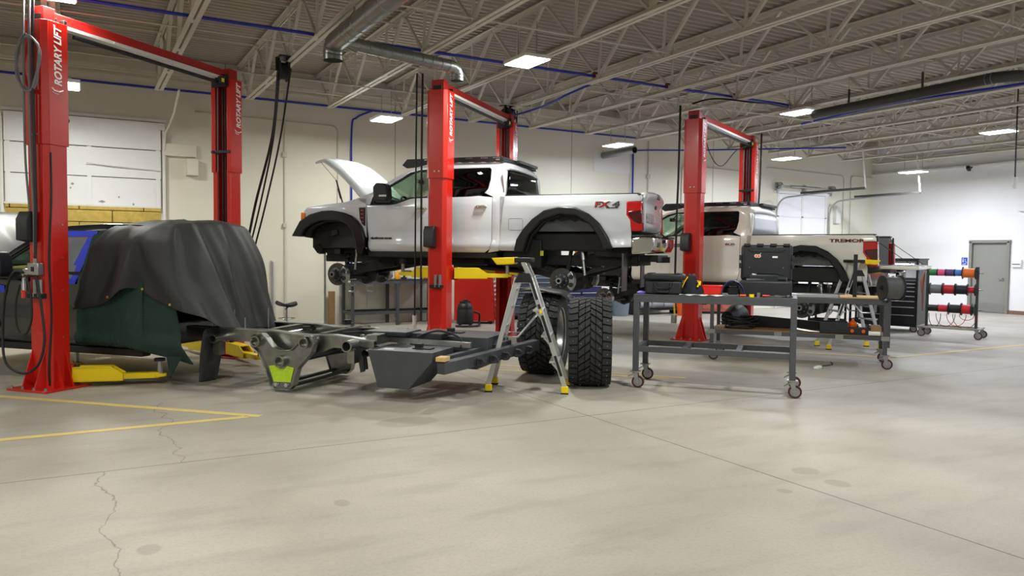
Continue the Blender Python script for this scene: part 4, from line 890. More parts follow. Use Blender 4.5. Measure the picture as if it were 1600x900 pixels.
# a corner of the tarp hanging to the floor behind the cab
def sheet(pts_rows, m, name, par, th=.006):
    b = MB(); b.grid([[ground(*p) for p in r] for r in pts_rows]); return b.build(name, m, par, solid=th, sub=1, ang=60)
sheet([[(-1.40-.03*j+.02*k, .66-.11*j+.02*math.sin(j*2+k)+.035*k*(j % 2), .66-.155*k-.0*j) for j in range(4)] for k in range(5)], TARP, 'tarp_corner', tp)
sheet([[(-1.62-.12*j, -.55+.03*math.sin(j*2), .58-.1*k*(1-abs(j-1.5)*.25)) for j in range(4)] for k in range(4)], TARP, 'tarp_corner', tp)
# quilted blanket under the tarp
g = bpy.data.materials['green_blanket']; nt = g.node_tree; N = nt.nodes; L = nt.links
tc = N.new('ShaderNodeTexCoord'); sp = N.new('ShaderNodeSeparateXYZ'); L.new(tc.outputs['UV'], sp.inputs[0])
def mth(op, a, b_=None):
    n = N.new('ShaderNodeMath'); n.operation = op
    for i, v in enumerate((a, b_)):
        if v is None: continue
        if isinstance(v, (int, float)): n.inputs[i].default_value = v
        else: L.new(v, n.inputs[i])
    return n.outputs[0]
zig = mth('ABSOLUTE', mth('SUBTRACT', mth('FRACT', mth('MULTIPLY', sp.outputs[0], 9.)), .5))
st = mth('SINE', mth('MULTIPLY', mth('ADD', sp.outputs[1], mth('MULTIPLY', zig, .09)), 250.))
bp = N.new('ShaderNodeBump'); bp.inputs['Strength'].default_value = .9; bp.inputs['Distance'].default_value = .01
L.new(st, bp.inputs['Height']); L.new(bp.outputs[0], N['Principled BSDF'].inputs['Normal'])
old = N['Principled BSDF'].inputs['Base Color'].links[0].from_socket
mx = N.new('ShaderNodeMix'); mx.data_type = 'RGBA'; L.new(old, mx.inputs[6]); mx.inputs[7].default_value = (*lin((24, 46, 42)), 1)
L.new(mth('MULTIPLY', mth('GREATER_THAN', st, .45), .75), mx.inputs[0]); L.new(mx.outputs[2], N['Principled BSDF'].inputs['Base Color'])
def blanket(fn, nu, nv, name, par=None):
    b = MB(); b.grid([[ground(*fn(i/nu, j/nv)) for i in range(nu+1)] for j in range(nv+1)]); o = b.build(name, GRN, par, solid=.012, ang=60)
    uv = o.data.uv_layers.new(name='uv')
    for lp in o.data.loops:
        vi = lp.vertex_index; uv.data[lp.index].uv = ((vi % (nu+1))/nu*1.4, (vi//(nu+1))/nv*1.2)
    return o
def bl1(u, v):
    xt = -.02-.82*u; zt = 1.76; zb = .44-.02*u; z = zt+(zb-zt)*v
    x = xt+v*(.13*(1-u)); y = min(.70+.9*v, fy(z+1.1)+.012)+.012*math.sin(u*7+v*2)*v+.02*v
    return (x, y, z)
def bl2(u, v):
    zt = 1.04; zb = .43-.16*u+(.0 if u < .9 else -.0); z = zt+(zb-zt)*v
    x = -.62-.62*u-v*.16*u; y = fy(z+1.1)+.01+.012*math.sin(u*6+1)*v+.03*v
    return (x, y, z)
b1 = blanket(bl1, 26, 26, 'moving_blanket'); tag(b1, 'green quilted moving blanket hanging under the tarp behind the truck door', 'blanket', None)
b2 = blanket(bl2, 22, 26, 'moving_blanket'); tag(b2, 'second green quilted blanket hanging lower, with its corner near the floor', 'blanket', None)
blanket(lambda u, v: (-1.14-.22*u*(1-v)-.06*v, .92+.02*u, .36-.23*v), 6, 8, 'blanket_corner', b2)
# ---------------------------------------------------------------- rolling workbenches
def caster(b_parent, x, y, name='caster', brake=True):
    b = MB(); b.box((x, y, .185), (.11, .09, .012)); b.cyl((x, y, .165), (x, y, .18), .035, n=14)
    for s in (-1, 1): b.prism([(x-.03, .17), (x+.03, .17), (x+.045, .065), (x+.015, .05)], 'xz', y+s*.032-.003, y+s*.032+.003)
    b.cyl((x+.03, y-.045, .07), (x+.03, y+.045, .07), .012, n=8)
    if brake: b.box((x-.05, y, .14), (.07, .04, .012), (0, -.5, 0))
    c = b.build(name, GALV, b_parent)
    MB().lathe([(.05, -.02), (.068, -.022), (.07, -.012), (.07, .012), (.068, .022), (.05, .02)], (x+.03, y, .07), (0, 1, 0), 24, closed=True).build('tread', mat('caster_maroon', (66, 24, 30), .5) if 'caster_maroon' not in bpy.data.materials else bpy.data.materials['caster_maroon'], c)
    MB().lathe([(.012, -.02), (.05, -.018), (.05, .018), (.012, .02)], (x+.03, y, .07), (0, 1, 0), 20, closed=True).build('wheel_hub', GALV, c)
    return c
def axes(a, c): d = (V((*c, 0))-V((*a, 0))); return math.atan2(d.y, d.x), d.length
rzA, _ = axes((5.42, 6.82), (6.52, 5.55))
TA = thing('workbench', 'grey steel rolling workbench in front with black cases on it', 'workbench', (5.44, 6.80, 0), rzA)
LA, DA, HA = 1.66, .64, 1.055
for x in (0, LA):
    for y in (0, DA): MB().box((x, y, .19+(HA-.23)/2), (.062, .062, HA-.23)).build('leg', GRY, TA, bev=.004)
for y, z in ((0, .44), (DA, .44)): MB().box((LA/2, y, z), (LA-.06, .045, .06)).build('shelf_rail', GRY, TA, bev=.003)
for x in (0, LA): MB().box((x, DA/2, .44), (.05, DA-.06, .06)).build('shelf_rail', GRY, TA, bev=.003)
for x in (.52, 1.1): MB().box((x, DA/2, .44), (.06, DA-.04, .05)).build('cross_brace', GRY, TA, bev=.003)
for y in (0, DA): MB().box((LA/2, y, HA-.05), (LA+.06, .06, .075)).build('top_rail', GRY, TA, bev=.003)
for x in (0, LA): MB().box((x, DA/2, HA-.05), (.06, DA-.06, .07)).build('top_rail', GRY, TA, bev=.003)
MB().box((LA/2, DA/2, HA-.006), (LA+.06, DA+.06, .012)).build('bench_top', GRY, TA, bev=.002)
for x in (0, LA):
    for y in (0, DA): caster(TA, x, y)
def onA(x, y, z=HA): return M.Translation(TA.location) @ M.Rotation(rzA, 4, 'Z') @ V((x, y, z))
def put(name, label, cat, x, y, rz=0., z=HA, group=None): return thing(name, label, cat, onA(x, y, z), rzA+rz, group)
# small hard case
c = put('hard_case', 'closed black hard case with a carry handle at the left end of the front workbench', 'case', .28, .18, .03)
MB().box((0, 0, .075), (.40, .28, .15)).build('case_body', CASE, c, bev=.02)
MB().box((0, 0, .195), (.44, .31, .07)).build('case_lid', CASE, c, bev=.022)
b = MB()
for x in (-.15, .15): b.box((x, 0, .232), (.06, .3, .012))
b.build('lid_rib', CASE, c, bev=.004)
b = MB(); b.tube([(-.09, -.145, .14), (-.08, -.17, .09), (-.05, -.175, .07), (.05, -.175, .07), (.08, -.17, .09), (.09, -.145, .14)], .011, 8); b.build('handle', BLK, c)
MB().box((0, -.155, .035), (.13, .03, .03)).build('latch', DGR, c, bev=.005)
# bag with yellow straps
c = put('tool_bag', 'slumped black fabric bag with yellow zip pulls beside the black hard case', 'bag', .60, .2)
b = MB(); rows = []
for k in range(9):
    u = k/8; r = .125*(1-.75*u**1.5)+.0; rows.append([(r*math.cos(a)*1.05+.012*math.sin(3*a+k)-.03*u, r*math.sin(a)*.75, .008+.20*u+.012*math.sin(2*a+k*.8)) for a in [i/20*2*PI for i in range(21)]])
b.grid(rows); b.poly([rows[-1][i] for i in range(20)], [tuple(range(20))]); b.poly([rows[0][i] for i in range(20)], [tuple(range(19, -1, -1))]); b.build('bag_body', mat('bag_navy', (24, 26, 38), .85, var=.3, scale=14), c, ang=80)
b = MB(); b.tube([(-.12, -.06, .08), (-.09, -.07, .15), (-.06, -.05, .2)], .006, 6); b.tube([(.05, -.085, .09), (.07, -.09, .13), (.05, -.08, .16), (.08, -.08, .15), (.075, -.09, .11)], .010, 6); b.build('yellow_strap', YELP, c)
c = put('plastic_box', 'bright red plastic parts box on the front workbench, right of the bag', 'box', .80, .24, 0)
MB().box((0, 0, .055), (.21, .14, .11)).build('box_body', mat('red_plastic', (226, 30, 26), .4), c, bev=.012); MB().box((0, 0, .10), (.215, .145, .018)).build('lid', bpy.data.materials['red_plastic'], c, bev=.005)
# clear face shield
c = put('face_shield', 'clear domed face shield standing on the front workbench left of the big open case', 'face shield', 1.03, .12)
rows = [[(.115*math.cos(a), -.05*math.sin(p)-.03, .005+.155*math.sin(a)*(1-.06*math.sin(p))) for a in [PI*i/16 for i in range(17)]] for p in [PI*.5*j/6 for j in range(7)]]
MB().grid(rows).build('visor', GLC, c, solid=.003)
b = MB(); b.tube([(.12*math.cos(a), -.025, .008+.16*math.sin(a)) for a in [PI*i/16 for i in range(17)]], .009, 6); b.build('frame_edge', mat('navy_plastic', (40, 44, 90), .4), c)
b = MB(); b.box((0, .03, .05), (.11, .05, .07)); b.box((0, .0, .1), (.08, .04, .02)); b.build('headband', DGR, c, bev=.01)
# large open case
c = put('hard_case', 'large open black hard case with upright lid on the right end of the front workbench', 'case', 1.36, .32, 0)
MB().box((0, .02, .085), (.55, .38, .17)).build('case_body', CASE, c, bev=.02)
b = MB(); b.box((0, .21, .365), (.55, .10, .40)); ld = b.build('case_lid', CASE, c, bev=.03)
b = MB(); b.box((0, .155, .365), (.47, .012, .33))
b.tube([(-.2, .148, .52), (-.16, .146, .49), (.16, .146, .49), (.2, .148, .52)], .006, 6); b.tube([(-.2, .148, .23), (-.1, .146, .25), (.1, .146, .25), (.2, .148, .23)], .006, 6); b.build('lid_inset', CASE, ld, bev=.004)
for x in (-.21, -.07, .07, .21): MB().box((x, .2, .565), (.07, .11, .03)).build('lid_latch', CASE, ld, bev=.006)
for s in (-1, 1):
    for z in (.42, .33): MB().box((s*.28, .2, z), (.03, .09, .06)).build('lid_latch', CASE, ld, bev=.006)
b = MB()
for x in (-.18, .18): b.cyl((x, .148, .31), (x, .142, .31), .009, n=10)
b.build('screw', CHR, ld)
b = MB(); b.box((.09, .147, .43), (.055, .006, .02)); b.build('white_badge', WHP, ld)
STK = mat('sticker_orange', (235, 96, 50), .5)
b = MB(); b.lathe([(0, .004), (.02, .004), (.02, 0)], (-.11, .147, .44), (0, -1, 0), 16); b.lathe([(0, .004), (.02, .004), (.02, 0)], (-.08, .147, .44), (0, -1, 0), 16); b.bar((-.07, .145, .45), (-.06, .145, .475), .012, .004); b.build('sticker', WHP, ld, label='small white and orange sticker')
b = MB(); b.lathe([(0, .003), (.012, .003), (.012, 0)], (-.11, .143, .44), (0, -1, 0), 12); b.lathe([(0, .003), (.012, .003), (.012, 0)], (-.08, .143, .44), (0, -1, 0), 12); b.build('sticker_dot', STK, ld)
b = MB(); b.box((-.02, -.05, .19), (.3, .06, .09), (0, 0, .2)); b.cyl((-.2, -.1, .17), (.1, -.02, .18), .03); b.cyl((.05, 0, .2), (.22, -.05, .19), .025); b.build('foam_insert', DGR, c, bev=.01)
b = MB(); b.box((-.12, -.0, .215), (.05, .05, .05), (.2, .1, .3)); b.build('connector', WHP, c, bev=.005)
# loose hand tools along the front edge
random.seed(3)
tools = [(1.17, .04, 'pliers', ORG, 'pliers', 'orange handled pliers on the front edge of the front workbench'), (1.23, .02, 'tape_roll', YELP, 'tape', 'small yellow tape roll among the tools on the front workbench'),
         (1.30, .04, 'socket', GALV, 'socket', 'small chrome socket among the tools on the front workbench'), (1.40, .03, 'screwdriver', REDD, 'screwdriver', 'red handled screwdriver in front of the open case'),
         (1.52, .05, 'ratchet', CHR, 'ratchet', 'chrome ratchet in front of the right half of the open case'), (1.60, .06, 'cutter', DGR, 'cutter', 'dark hand cutter at the right front corner of the front workbench')]
for x, y, nm, m_, cat, lab in tools:
    c = put(nm, lab, cat, x, y-.01, random.uniform(-.6, .6))
    if nm in ('pliers', 'cutter'):
        b = MB(); b.tube([(-.06, -.02, .014), (-.02, -.012, .014), (.0, 0, .014)], .011, 8); b.tube([(-.06, .025, .014), (-.02, .014, .014), (.0, 0, .014)], .011, 8); b.build('grip', m_, c)
        b = MB(); b.box((.025, 0, .014), (.05, .018, .014)); b.build('jaw', DGR, c, bev=.003)
    elif nm == 'tape_roll': MB().lathe([(.014, 0), (.026, 0), (.026, .03), (.014, .03)], (0, 0, 0), (0, 0, 1), 20, closed=True).build('roll', m_, c)
    elif nm == 'socket': MB().lathe([(.012, 0), (.02, 0), (.02, .05), (.012, .05)], (0, 0, 0), (0, 0, 1), 16, closed=True).build('barrel', m_, c)
    else:
        MB().cyl((-.06, 0, .016), (.01, 0, .016), .014, .011, 10).build('grip', m_, c); b = MB(); b.cyl((.01, 0, .016), (.09, 0, .016), .006, n=8); b.cyl((.08, 0, .008), (.08, 0, .03), .014, n=12) if nm == 'ratchet' else None; b.build('shaft', CHR, c)
c = put('work_glove', 'crumpled purple nitrile glove at the left corner of the front workbench', 'glove', .03, .1)
b = MB(); b.lathe([(0, .035), (.03, .03), (.05, .015), (.045, 0), (0, 0)], (0, 0, 0), (0, 0, 1), 14)
for a in (-.6, -.2, .2, .6, 1.5): b.tube([(.03*math.cos(a), .03*math.sin(a), .014), (.06*math.cos(a), .06*math.sin(a), .012), (.08*math.cos(a+.3), .08*math.sin(a+.3), .01)], [.011, .01, .006], 6)
b.build('glove_body', PURP, c)
c = put('shop_rag', 'white crumpled strip of shop towel along the front edge of the workbench', 'rag', .72, -.0, 0)
MB().grid([[(x*.04-.25, .06*y-.03+.008*math.sin(x*2.1), .008+.007*math.sin(x*1.7+y*2)) for x in range(13)] for y in range(3)]).build('towel', WHP, c, solid=.003)
# aluminium extrusion on the right end, reaching out over the second bench? (lies on the second bench)
rzB, LB = axes((7.9, 8.2), (9.31, 6.44))
TB = thing('workbench', 'second rolling steel workbench behind the front one, with plywood on its top', 'workbench', (7.92, 8.18, 0), rzB)
HB, DB = .93, .78
for x in (0, LB):
    for y in (0, DB): MB().box((x, y, .19+(HB-.23)/2), (.05, .05, HB-.23)).build('leg', GRY, TB, bev=.004)
for z, nm in ((.41, 'shelf_rail'), (HB-.045, 'top_rail')):
    for y in (0, DB): MB().box((LB/2, y, z), (LB, .05, .055)).build(nm, GRY, TB, bev=.003)
    for x in (0, LB): MB().box((x, DB/2, z), (.05, DB-.05, .05)).build(nm, GRY, TB, bev=.003)
MB().box((LB/2, DB/2, .438), (LB, DB, .01)).build('shelf', WOOD, TB)
MB().box((LB/2, DB/2, HB-.012), (LB+.04, DB+.04, .014)).build('bench_top', GRY, TB)
for x in (.0, LB*.40, LB*.75, LB): MB().box((x, -.028, .41), (.1, .004, .06)).build('bare_weld_plate', GALV, TB)
for x in (0, LB):
    for y in (0, DB): caster(TB, x, y)
b = MB(); b.box((LB+.035, .02, .72), (.045, .05, .86)); b.box((LB+.02, .02, .45), (.06, .06, .1)); b.build('side_post', GRY, TB, bev=.004)
def onB(x, y, z=HB): return M.Translation(TB.location) @ M.Rotation(rzB, 4, 'Z') @ V((x, y, z))
def putB(name, label, cat, x, y, rz=0., z=HB, group=None): return thing(name, label, cat, onB(x, y, z), rzB+rz, group)
c = putB('plywood_board', 'pale plywood board on the right end of the second workbench', 'board', 1.95, .36); MB().box((0, 0, .011), (.52, .62, .02)).build('board', PLY, c, bev=.002)
c = putB('aluminium_rail', 'long aluminium extrusion lying along the top of the second workbench', 'metal rail', .98, .12)
b = MB()
for y in (-.04, 0, .04): b.box((0, y, .022), (1.36, .03, .044))
b.box((0, 0, .022), (1.36, .1, .02)); b.build('extrusion', ALU, c, bev=.003)
c = putB('metal_tube', 'thin bare metal angle on the second workbench beside the extrusion', 'metal rail', 1.2, .3); b = MB(); b.box((0, 0, .004), (.9, .05, .008)); b.box((0, .022, .025), (.9, .006, .05)); b.build('angle', GALV, c)
c = putB('black_post', 'upright black square tube standing on the second workbench', 'tube', 1.87, .12); MB().box((0, 0, .30), (.05, .05, .60)).build('tube', BLK, c, bev=.003); MB().box((0, 0, .006), (.09, .09, .012)).build('foot_plate', BLK, c)
for i, x in enumerate((1.42, 1.55)):
    c = putB('ball_mount', ('left' if i == 0 else 'right')+' of two small chrome-topped clamps standing on the second workbench', 'clamp', x, .4)
    MB().lathe([(0, 0), (.05, 0), (.05, .012), (.014, .03), (.014, .12), (0, .12)], (0, 0, 0), (0, 0, 1), 16).build('stem', BLK, c); MB().lathe([(0, .17), (.02, .163), (.032, .145), (.02, .125), (0, .118)], (0, 0, 0), (0, 0, 1), 16).build('ball', CHR, c)
# drum of wire hanging on the second bench's end post
c = putB('wire_drum', 'black drum of grey wire hanging at the right end of the second workbench', 'wire drum', LB+.10, .02, 0, 1.09)
AX = V((.75, -.66, 0))
b = MB(); b.lathe([(.05, -.16), (.145, -.16), (.145, .06), (.05, .06)], (0, 0, 0), (1, .35, 0), 32, closed=True, smooth=True); b.build('wound_wire', mat('wound_grey_wire', (96, 96, 98), .4, .3, var=.3, scale=30), c, ang=30)
b = MB()
b.lathe([(.03, .06), (.165, .06), (.165, .075), (.03, .075)], (0, 0, 0), (1, .35, 0), 32, closed=True); b.lathe([(.03, -.175), (.165, -.175), (.165, -.16), (.03, -.16)], (0, 0, 0), (1, .35, 0), 32, closed=True); b.build('flange', BLK, c, ang=30)
MB().cyl((-.2, -.07, 0), (.12, .042, 0), .015, n=10).build('spindle', DGR, c)
# things on the second bench's lower shelf
zS = .444
c = putB('cable_bundle', 'tangled bundle of black cable on the lower shelf of the second workbench', 'cable', .36, .25, 0, zS)
random.seed(11)
for k in range(9):
    r1, r2, ph = random.uniform(.14, .27), random.uniform(.10, .2), random.uniform(0, 6); pts = [(r1*math.cos(a)+.02*math.sin(3*a+ph), r2*math.sin(a+.2)+.02*math.cos(2*a), .015+.018*k+.015*math.sin(2*a+ph)) for a in [i/30*2*PI for i in range(30)]]
    MB().tube(pts, .011, 6, closed=True).build('cable_loop', HOSE, c)
c = putB('instrument_case', 'black flat box with a wire handle on the lower shelf of the second workbench', 'case', 1.62, .16, 0, zS); MB().box((0, 0, .08), (.36, .26, .16)).build('box_body', CASE, c, bev=.01); MB().tube([(-.06, 0, .16), (-.05, 0, .2), (.05, 0, .2), (.06, 0, .16)], .006, 6).build('handle', DGR, c)
c = putB('long_trim', 'long black trim panel lying across the back of the lower shelf', 'panel', 1.05, .58, -.04, zS); b = MB(); b.prism([(-.7, 0), (.75, 0), (.7, .10), (-.5, .17), (-.7, .13)], 'xz', -.03, .03); b.build('panel', BLK, c, bev=.01)
c = putB('bent_strap', 'curved bare metal strap sticking out over the lower shelf edge', 'metal strap', 1.28, .04, .1, zS); b = MB(); b.tube([(-.2, 0, .06), (-.08, -.01, .035), (.06, -.02, .02), (.16, -.02, .016)], [.016, .018, .018, .012], 8); b.build('strap', GALV, c)
c = putB('funnel', 'orange funnel-like cap on the lower shelf beside the black box', 'funnel', 1.86, .2, 0, zS+.09); MB().lathe([(0, 0), (.05, .0), (.06, .03), (.05, .065), (.02, .085), (.012, .115), (0, .115)], (0, 0, 0), (0, 0, 1), 20).build('funnel_body', ORG, c)
c = putB('tool_tray', 'flat black tool tray with orange caps on the right end of the lower shelf', 'tray', 1.93, .12, 0, zS); MB().box((0, 0, .045), (.30, .2, .09)).build('tray_body', CASE, c, bev=.008)
b = MB()
for x in (-.08, .06): b.lathe([(0, .012), (.022, .012), (.024, 0)], (x, -.1, .05), (0, -1, 0), 16)
b.build('orange_cap', ORG, c)
c = putB('timber_block', 'weathered wood block on the right end of the lower shelf', 'wood block', 2.14, .14, 0, zS); MB().box((0, 0, .06), (.13, .35, .12)).build('block', WOOD, c, bev=.004)
c = putB('paper_roll', 'white rolled-up paper on the lower shelf in front of the wood block', 'paper roll', 2.1, -.02, 0, zS); MB().pipe((-.05, 0, .032), (.09, 0, .032), .032, .012).build('roll', WHP, c)
# power strip and cord on the floor by the second bench
cc = thing('power_strip', 'white power strip on the floor by the right wheel of the second workbench', 'power strip', (8.55, 6.85, 0), .3); MB().box((0, 0, .02), (.16, .05, .035)).build('strip_body', WHP, cc, bev=.005); MB().tube(spl([(.08, 0, .02), (.25, .05, .008), (.5, .0, .008), (.75, .12, .008)]), .007, 6).build('cord', HOSE, cc)
# ---------------------------------------------------------------- stepladders
def ladder(loc, rz, label, w=.25, hx=.42):
    t = thing('stepladder', label, 'ladder', loc, rz, 'aluminium platform stepladders'); zt = 1.24
    for sx, topx, nm in ((-1, -.12, 'rear_rail'), (1, .02, 'front_rail')):
        for sy in (-1, 1):
            f = V((sx*hx, sy*w, .05)); tp = V((topx, sy*(w-.06), zt)); b = MB(); b.bar(f, tp, .052, .026, up=(0, 1, 0)); r = b.build(nm, ALU, t, bev=.004)
            b = MB(); b.bar(f-V((sx*.008, 0, .05)), f.lerp(tp, .03), .075, .04, up=(0, 1, 0)); b.build('foot', YELP, r, bev=.008)
            b = MB(); b.box(f-V((sx*.01, 0, .042)), (.08, .045, .016)); b.build('foot_tread', BLK, r)
            if sx == 1:
                for u0, u1, m_ in ((.12, .30, BLK), (.42, .66, BLK), (.72, .76, BLK), (.68, .71, YELP), (.80, .96, BLK)):
                    b = MB(); b.bar(f.lerp(tp, u0)+V((0, -.0155 if sy < 0 else .0155, 0)), f.lerp(tp, u1)+V((0, -.0155 if sy < 0 else .0155, 0)), .028, .003, up=(0, 1, 0)); b.build('label_strip', m_, r)
    for k, u in enumerate((.24, .47, .70)):
        x = hx+(.02-hx)*u; z = .05+(zt-.05)*u; wy = w-.06*u
        MB().box((x-.03, 0, z), (.11, 2*wy, .022)).build('step', ALU, t, bev=.004)
        b = MB()
        for s in (-1, 1): b.bar((x-.06, s*(wy-.02), z), (x+.005, s*(wy-.02), z-.08), .01, .02)
        b.build('step_brace', ALU, t)
    for u in (.18, .36, .54, .72, .88):
        x = -hx+(-.12+hx)*u; z = .05+(zt-.05)*u; wy = w-.06*u; MB().bar((x, -wy, z), (x, wy, z), .03, .022).build('rung', ALU, t, bev=.004)
    for s in (-1, 1):
        b = MB(); b.prism([(-.15, zt-.055), (.055, zt-.055), (.02, zt+.045), (-.1, zt+.045)], 'xz', s*(w-.045)-.018, s*(w-.045)+.018); b.build('hinge_bracket', BLK, t, bev=.008)
        b = MB(); b.bar((.02, s*(w-.07), zt), (-.06, s*(w-.07), zt+.17), .05, .025, up=(0, 1, 0)); b.build('upper_rail', ALU, t, bev=.003)
        b = MB(); b.tube([(.08, s*(w-.04), .82), (-.1, s*(w-.03), .60), (-.26, s*(w-.01), .60)], .012, 6); b.build('spreader', GALV, t)
    MB().box((-.06, 0, zt+.185), (.2, 2*w-.1, .05)).build('platform_top', BLK, t, bev=.012)
    b = MB(); b.prism([(-.40, zt+.205), (-.15, zt+.215), (-.15, zt+.14), (-.34, zt+.13)], 'xz', -w+.04, w-.04); b.build('tray', YELP, t, bev=.012, label='bright yellow plastic tool tray')
    return t
ladder((4.30, 7.24, 0), math.atan2(-.58, .81), 'aluminium stepladder in front of the studded tires')
ladder((10.95, 8.2, 0), math.atan2(-.5, .85)+PI, 'aluminium stepladder behind the second workbench', hx=.42)
# ---------------------------------------------------------------- studded tires
def tire(loc, rz, label):
    R, w = .505, .225
    t = thing('tire', label, 'tire', loc, rz, 'large studded off-road tires')       # local x: axle
    b = MB(); prof = [(.30, -w+.03), (.34, -w-.0), (.42, -w-.012), (.455, -w+.0), (.475, -w+.03), (.478, 0), (.475, w-.03), (.455, w), (.42, w+.012), (.34, w), (.30, w-.03)]
    b.lathe(prof, (0, 0, R), (1, 0, 0), 56); b.build('carcass', RUB, t, ang=60)
    b = MB(); random.seed(5); n = 34
    def blk(a0, a1, x0, x1, sk, r0=.468, r1=.505, sh=.0):
        ps = []
        for r in (r0, r1):
            for a, x in ((a0, x0), (a1, x0), (a1+sk, x1), (a0+sk, x1)):
                rr = r-(sh if abs(x) > .19 else 0)*(r-r0)/(r1-r0+1e-6); ps.append((x, rr*math.cos(a), R+rr*math.sin(a)))
        b.poly(ps, [(3, 2, 1, 0), (4, 5, 6, 7), (0, 1, 5, 4), (1, 2, 6, 5), (2, 3, 7, 6), (3, 0, 4, 7)])
    st = []
    for i in range(n):
        a = i/n*2*PI; d = 2*PI/n
        for s in (-1, 1):
            ph = .5*d if s > 0 else 0
            blk(a+ph, a+ph+.78*d, s*.135, s*.222, .12*d, sh=.02); blk(a+ph+.02*d, a+ph+.8*d, s*.222, s*.236, .0, .40, .487)
            blk(a+ph+.1*d, a+ph+.84*d, s*.062, s*.125, .55*d); blk(a+ph-.35*d, a+ph+.38*d, s*.004, s*.054, .45*d)
            for xx, of in ((.185, .45), (.1, .75)):
                if random.random() < .75: st.append((s*xx, a+ph+of*d))
    b.build('tread', RUB, t, ang=20)
    b = MB()
    for x, a in st: b.cyl((x, .503*math.cos(a), R+.503*math.sin(a)), (x, .511*math.cos(a), R+.511*math.sin(a)), .0055, n=6)
    b.build('stud', GALV, t, kind='stuff')
    b = MB(); b.lathe([(.31, -w+.03), (.325, -w+.005), (.325, -w+.02), (.30, -.05), (.30, .05), (.325, w-.02), (.325, w-.005), (.31, w-.03), (.285, w-.06), (.27, 0), (.285, -w+.06)], (0, 0, R), (1, 0, 0), 44, closed=True); b.build('rim', GALV, t, ang=50)
    b = MB(); b.lathe([(.29, -.02), (.12, -.06), (.09, -.06), (.09, -.03), (.12, -.03), (.29, .02)], (0, 0, R), (1, 0, 0), 32, closed=True)
    for k in range(8): a = k*PI/4; b.bar((.0, .1*math.cos(a), R+.1*math.sin(a)), (.01, .28*math.cos(a), R+.28*math.sin(a)), .06, .05)
    b.build('wheel_disc', DGR, t)
    return t
tire((5.05, 8.13, 0), math.atan2(-.691, .723), 'large studded tire standing half behind the stepladder, its rim showing')
tire((5.07, 7.17, 0), math.atan2(-.57, .82), 'large studded tire facing forward beside the workbench')
c = thing('fender_liner', 'black plastic fender liner resting on top of the studded tires', 'fender liner', (5.02, 8.1, 1.012), math.atan2(-.691, .723))
rows = [[(-.25+.62*i/12, -.22+.42*j/6, .018+.045*(1-(j/3-1)**2)+.02*math.sin(i*.5)-(.0 if i < 9 else .012*(i-9)**2)) for i in range(13)] for j in range(7)]
MB().grid(rows).build('liner', BLK, c, solid=.008)
# ---------------------------------------------------------------- wire spool rack
rzR = math.atan2(-.94, .34)
RK = thing('wire_rack', 'wheeled rack with three rows of coloured wire spools near the grey door', 'spool rack', (14.1, 8.5, 0), rzR)
yR = .24; OLV = mat('rack_dark_green', (58, 64, 58), .5); BASEW = mat('worn_white_metal', (170, 164, 154), .5, .3, var=.25)
for x in (-.36, .47): MB().box((x, yR, .75), (.045, .05, 1.16)).build('post', OLV, RK, bev=.003)
b = MB(); b.box((.05, 0, .18), (1.0, .05, .035)); b.box((.05, 2*yR, .18), (1.0, .05, .035))
for x in (-.43, .53): b.box((x, yR, .18), (.05, 2*yR, .035))
b.build('base_frame', BASEW, RK, bev=.003)
for x in (-.42, .52):
    for y in (0, 2*yR):
        cc = caster(RK, x, y, brake=False)
for z in (1.215, .90, .535):
    MB().cyl((-.40, yR, z), (.56, yR, z), .012, n=10).build('spindle_bar', GALV, RK)
def onR(x, y, z): return M.Translation(RK.location) @ M.Rotation(rzR, 4, 'Z') @ V((x, y, z))
def spool(x0, x1, z, rgb, rb, rf, lab):
    nm = 'wire_spool'; t = thing(nm, lab, 'wire spool', onR((x0+x1)/2, yR, z), rzR, 'spools on the wire rack'); h = (x1-x0)/2
    k = 'wire_%d_%d_%d' % rgb; m_ = bpy.data.materials.get(k) or mat(k, rgb, .45, var=.2, scale=60)
    MB().lathe([(.014, -h+.008), (rb, -h+.008), (rb*1.02, 0), (rb, h-.008), (.014, h-.008)], (0, 0, 0), (1, 0, 0), 24, closed=True).build('wound_wire', m_, t, ang=30)
    for s in (-1, 1): MB().lathe([(.014, s*h), (rf, s*h), (rf, s*(h-.008)), (.014, s*(h-.008))], (0, 0, 0), (1, 0, 0), 28, closed=True).build('flange', BLK if rgb != (20, 70, 50) else OLV, t, ang=30)
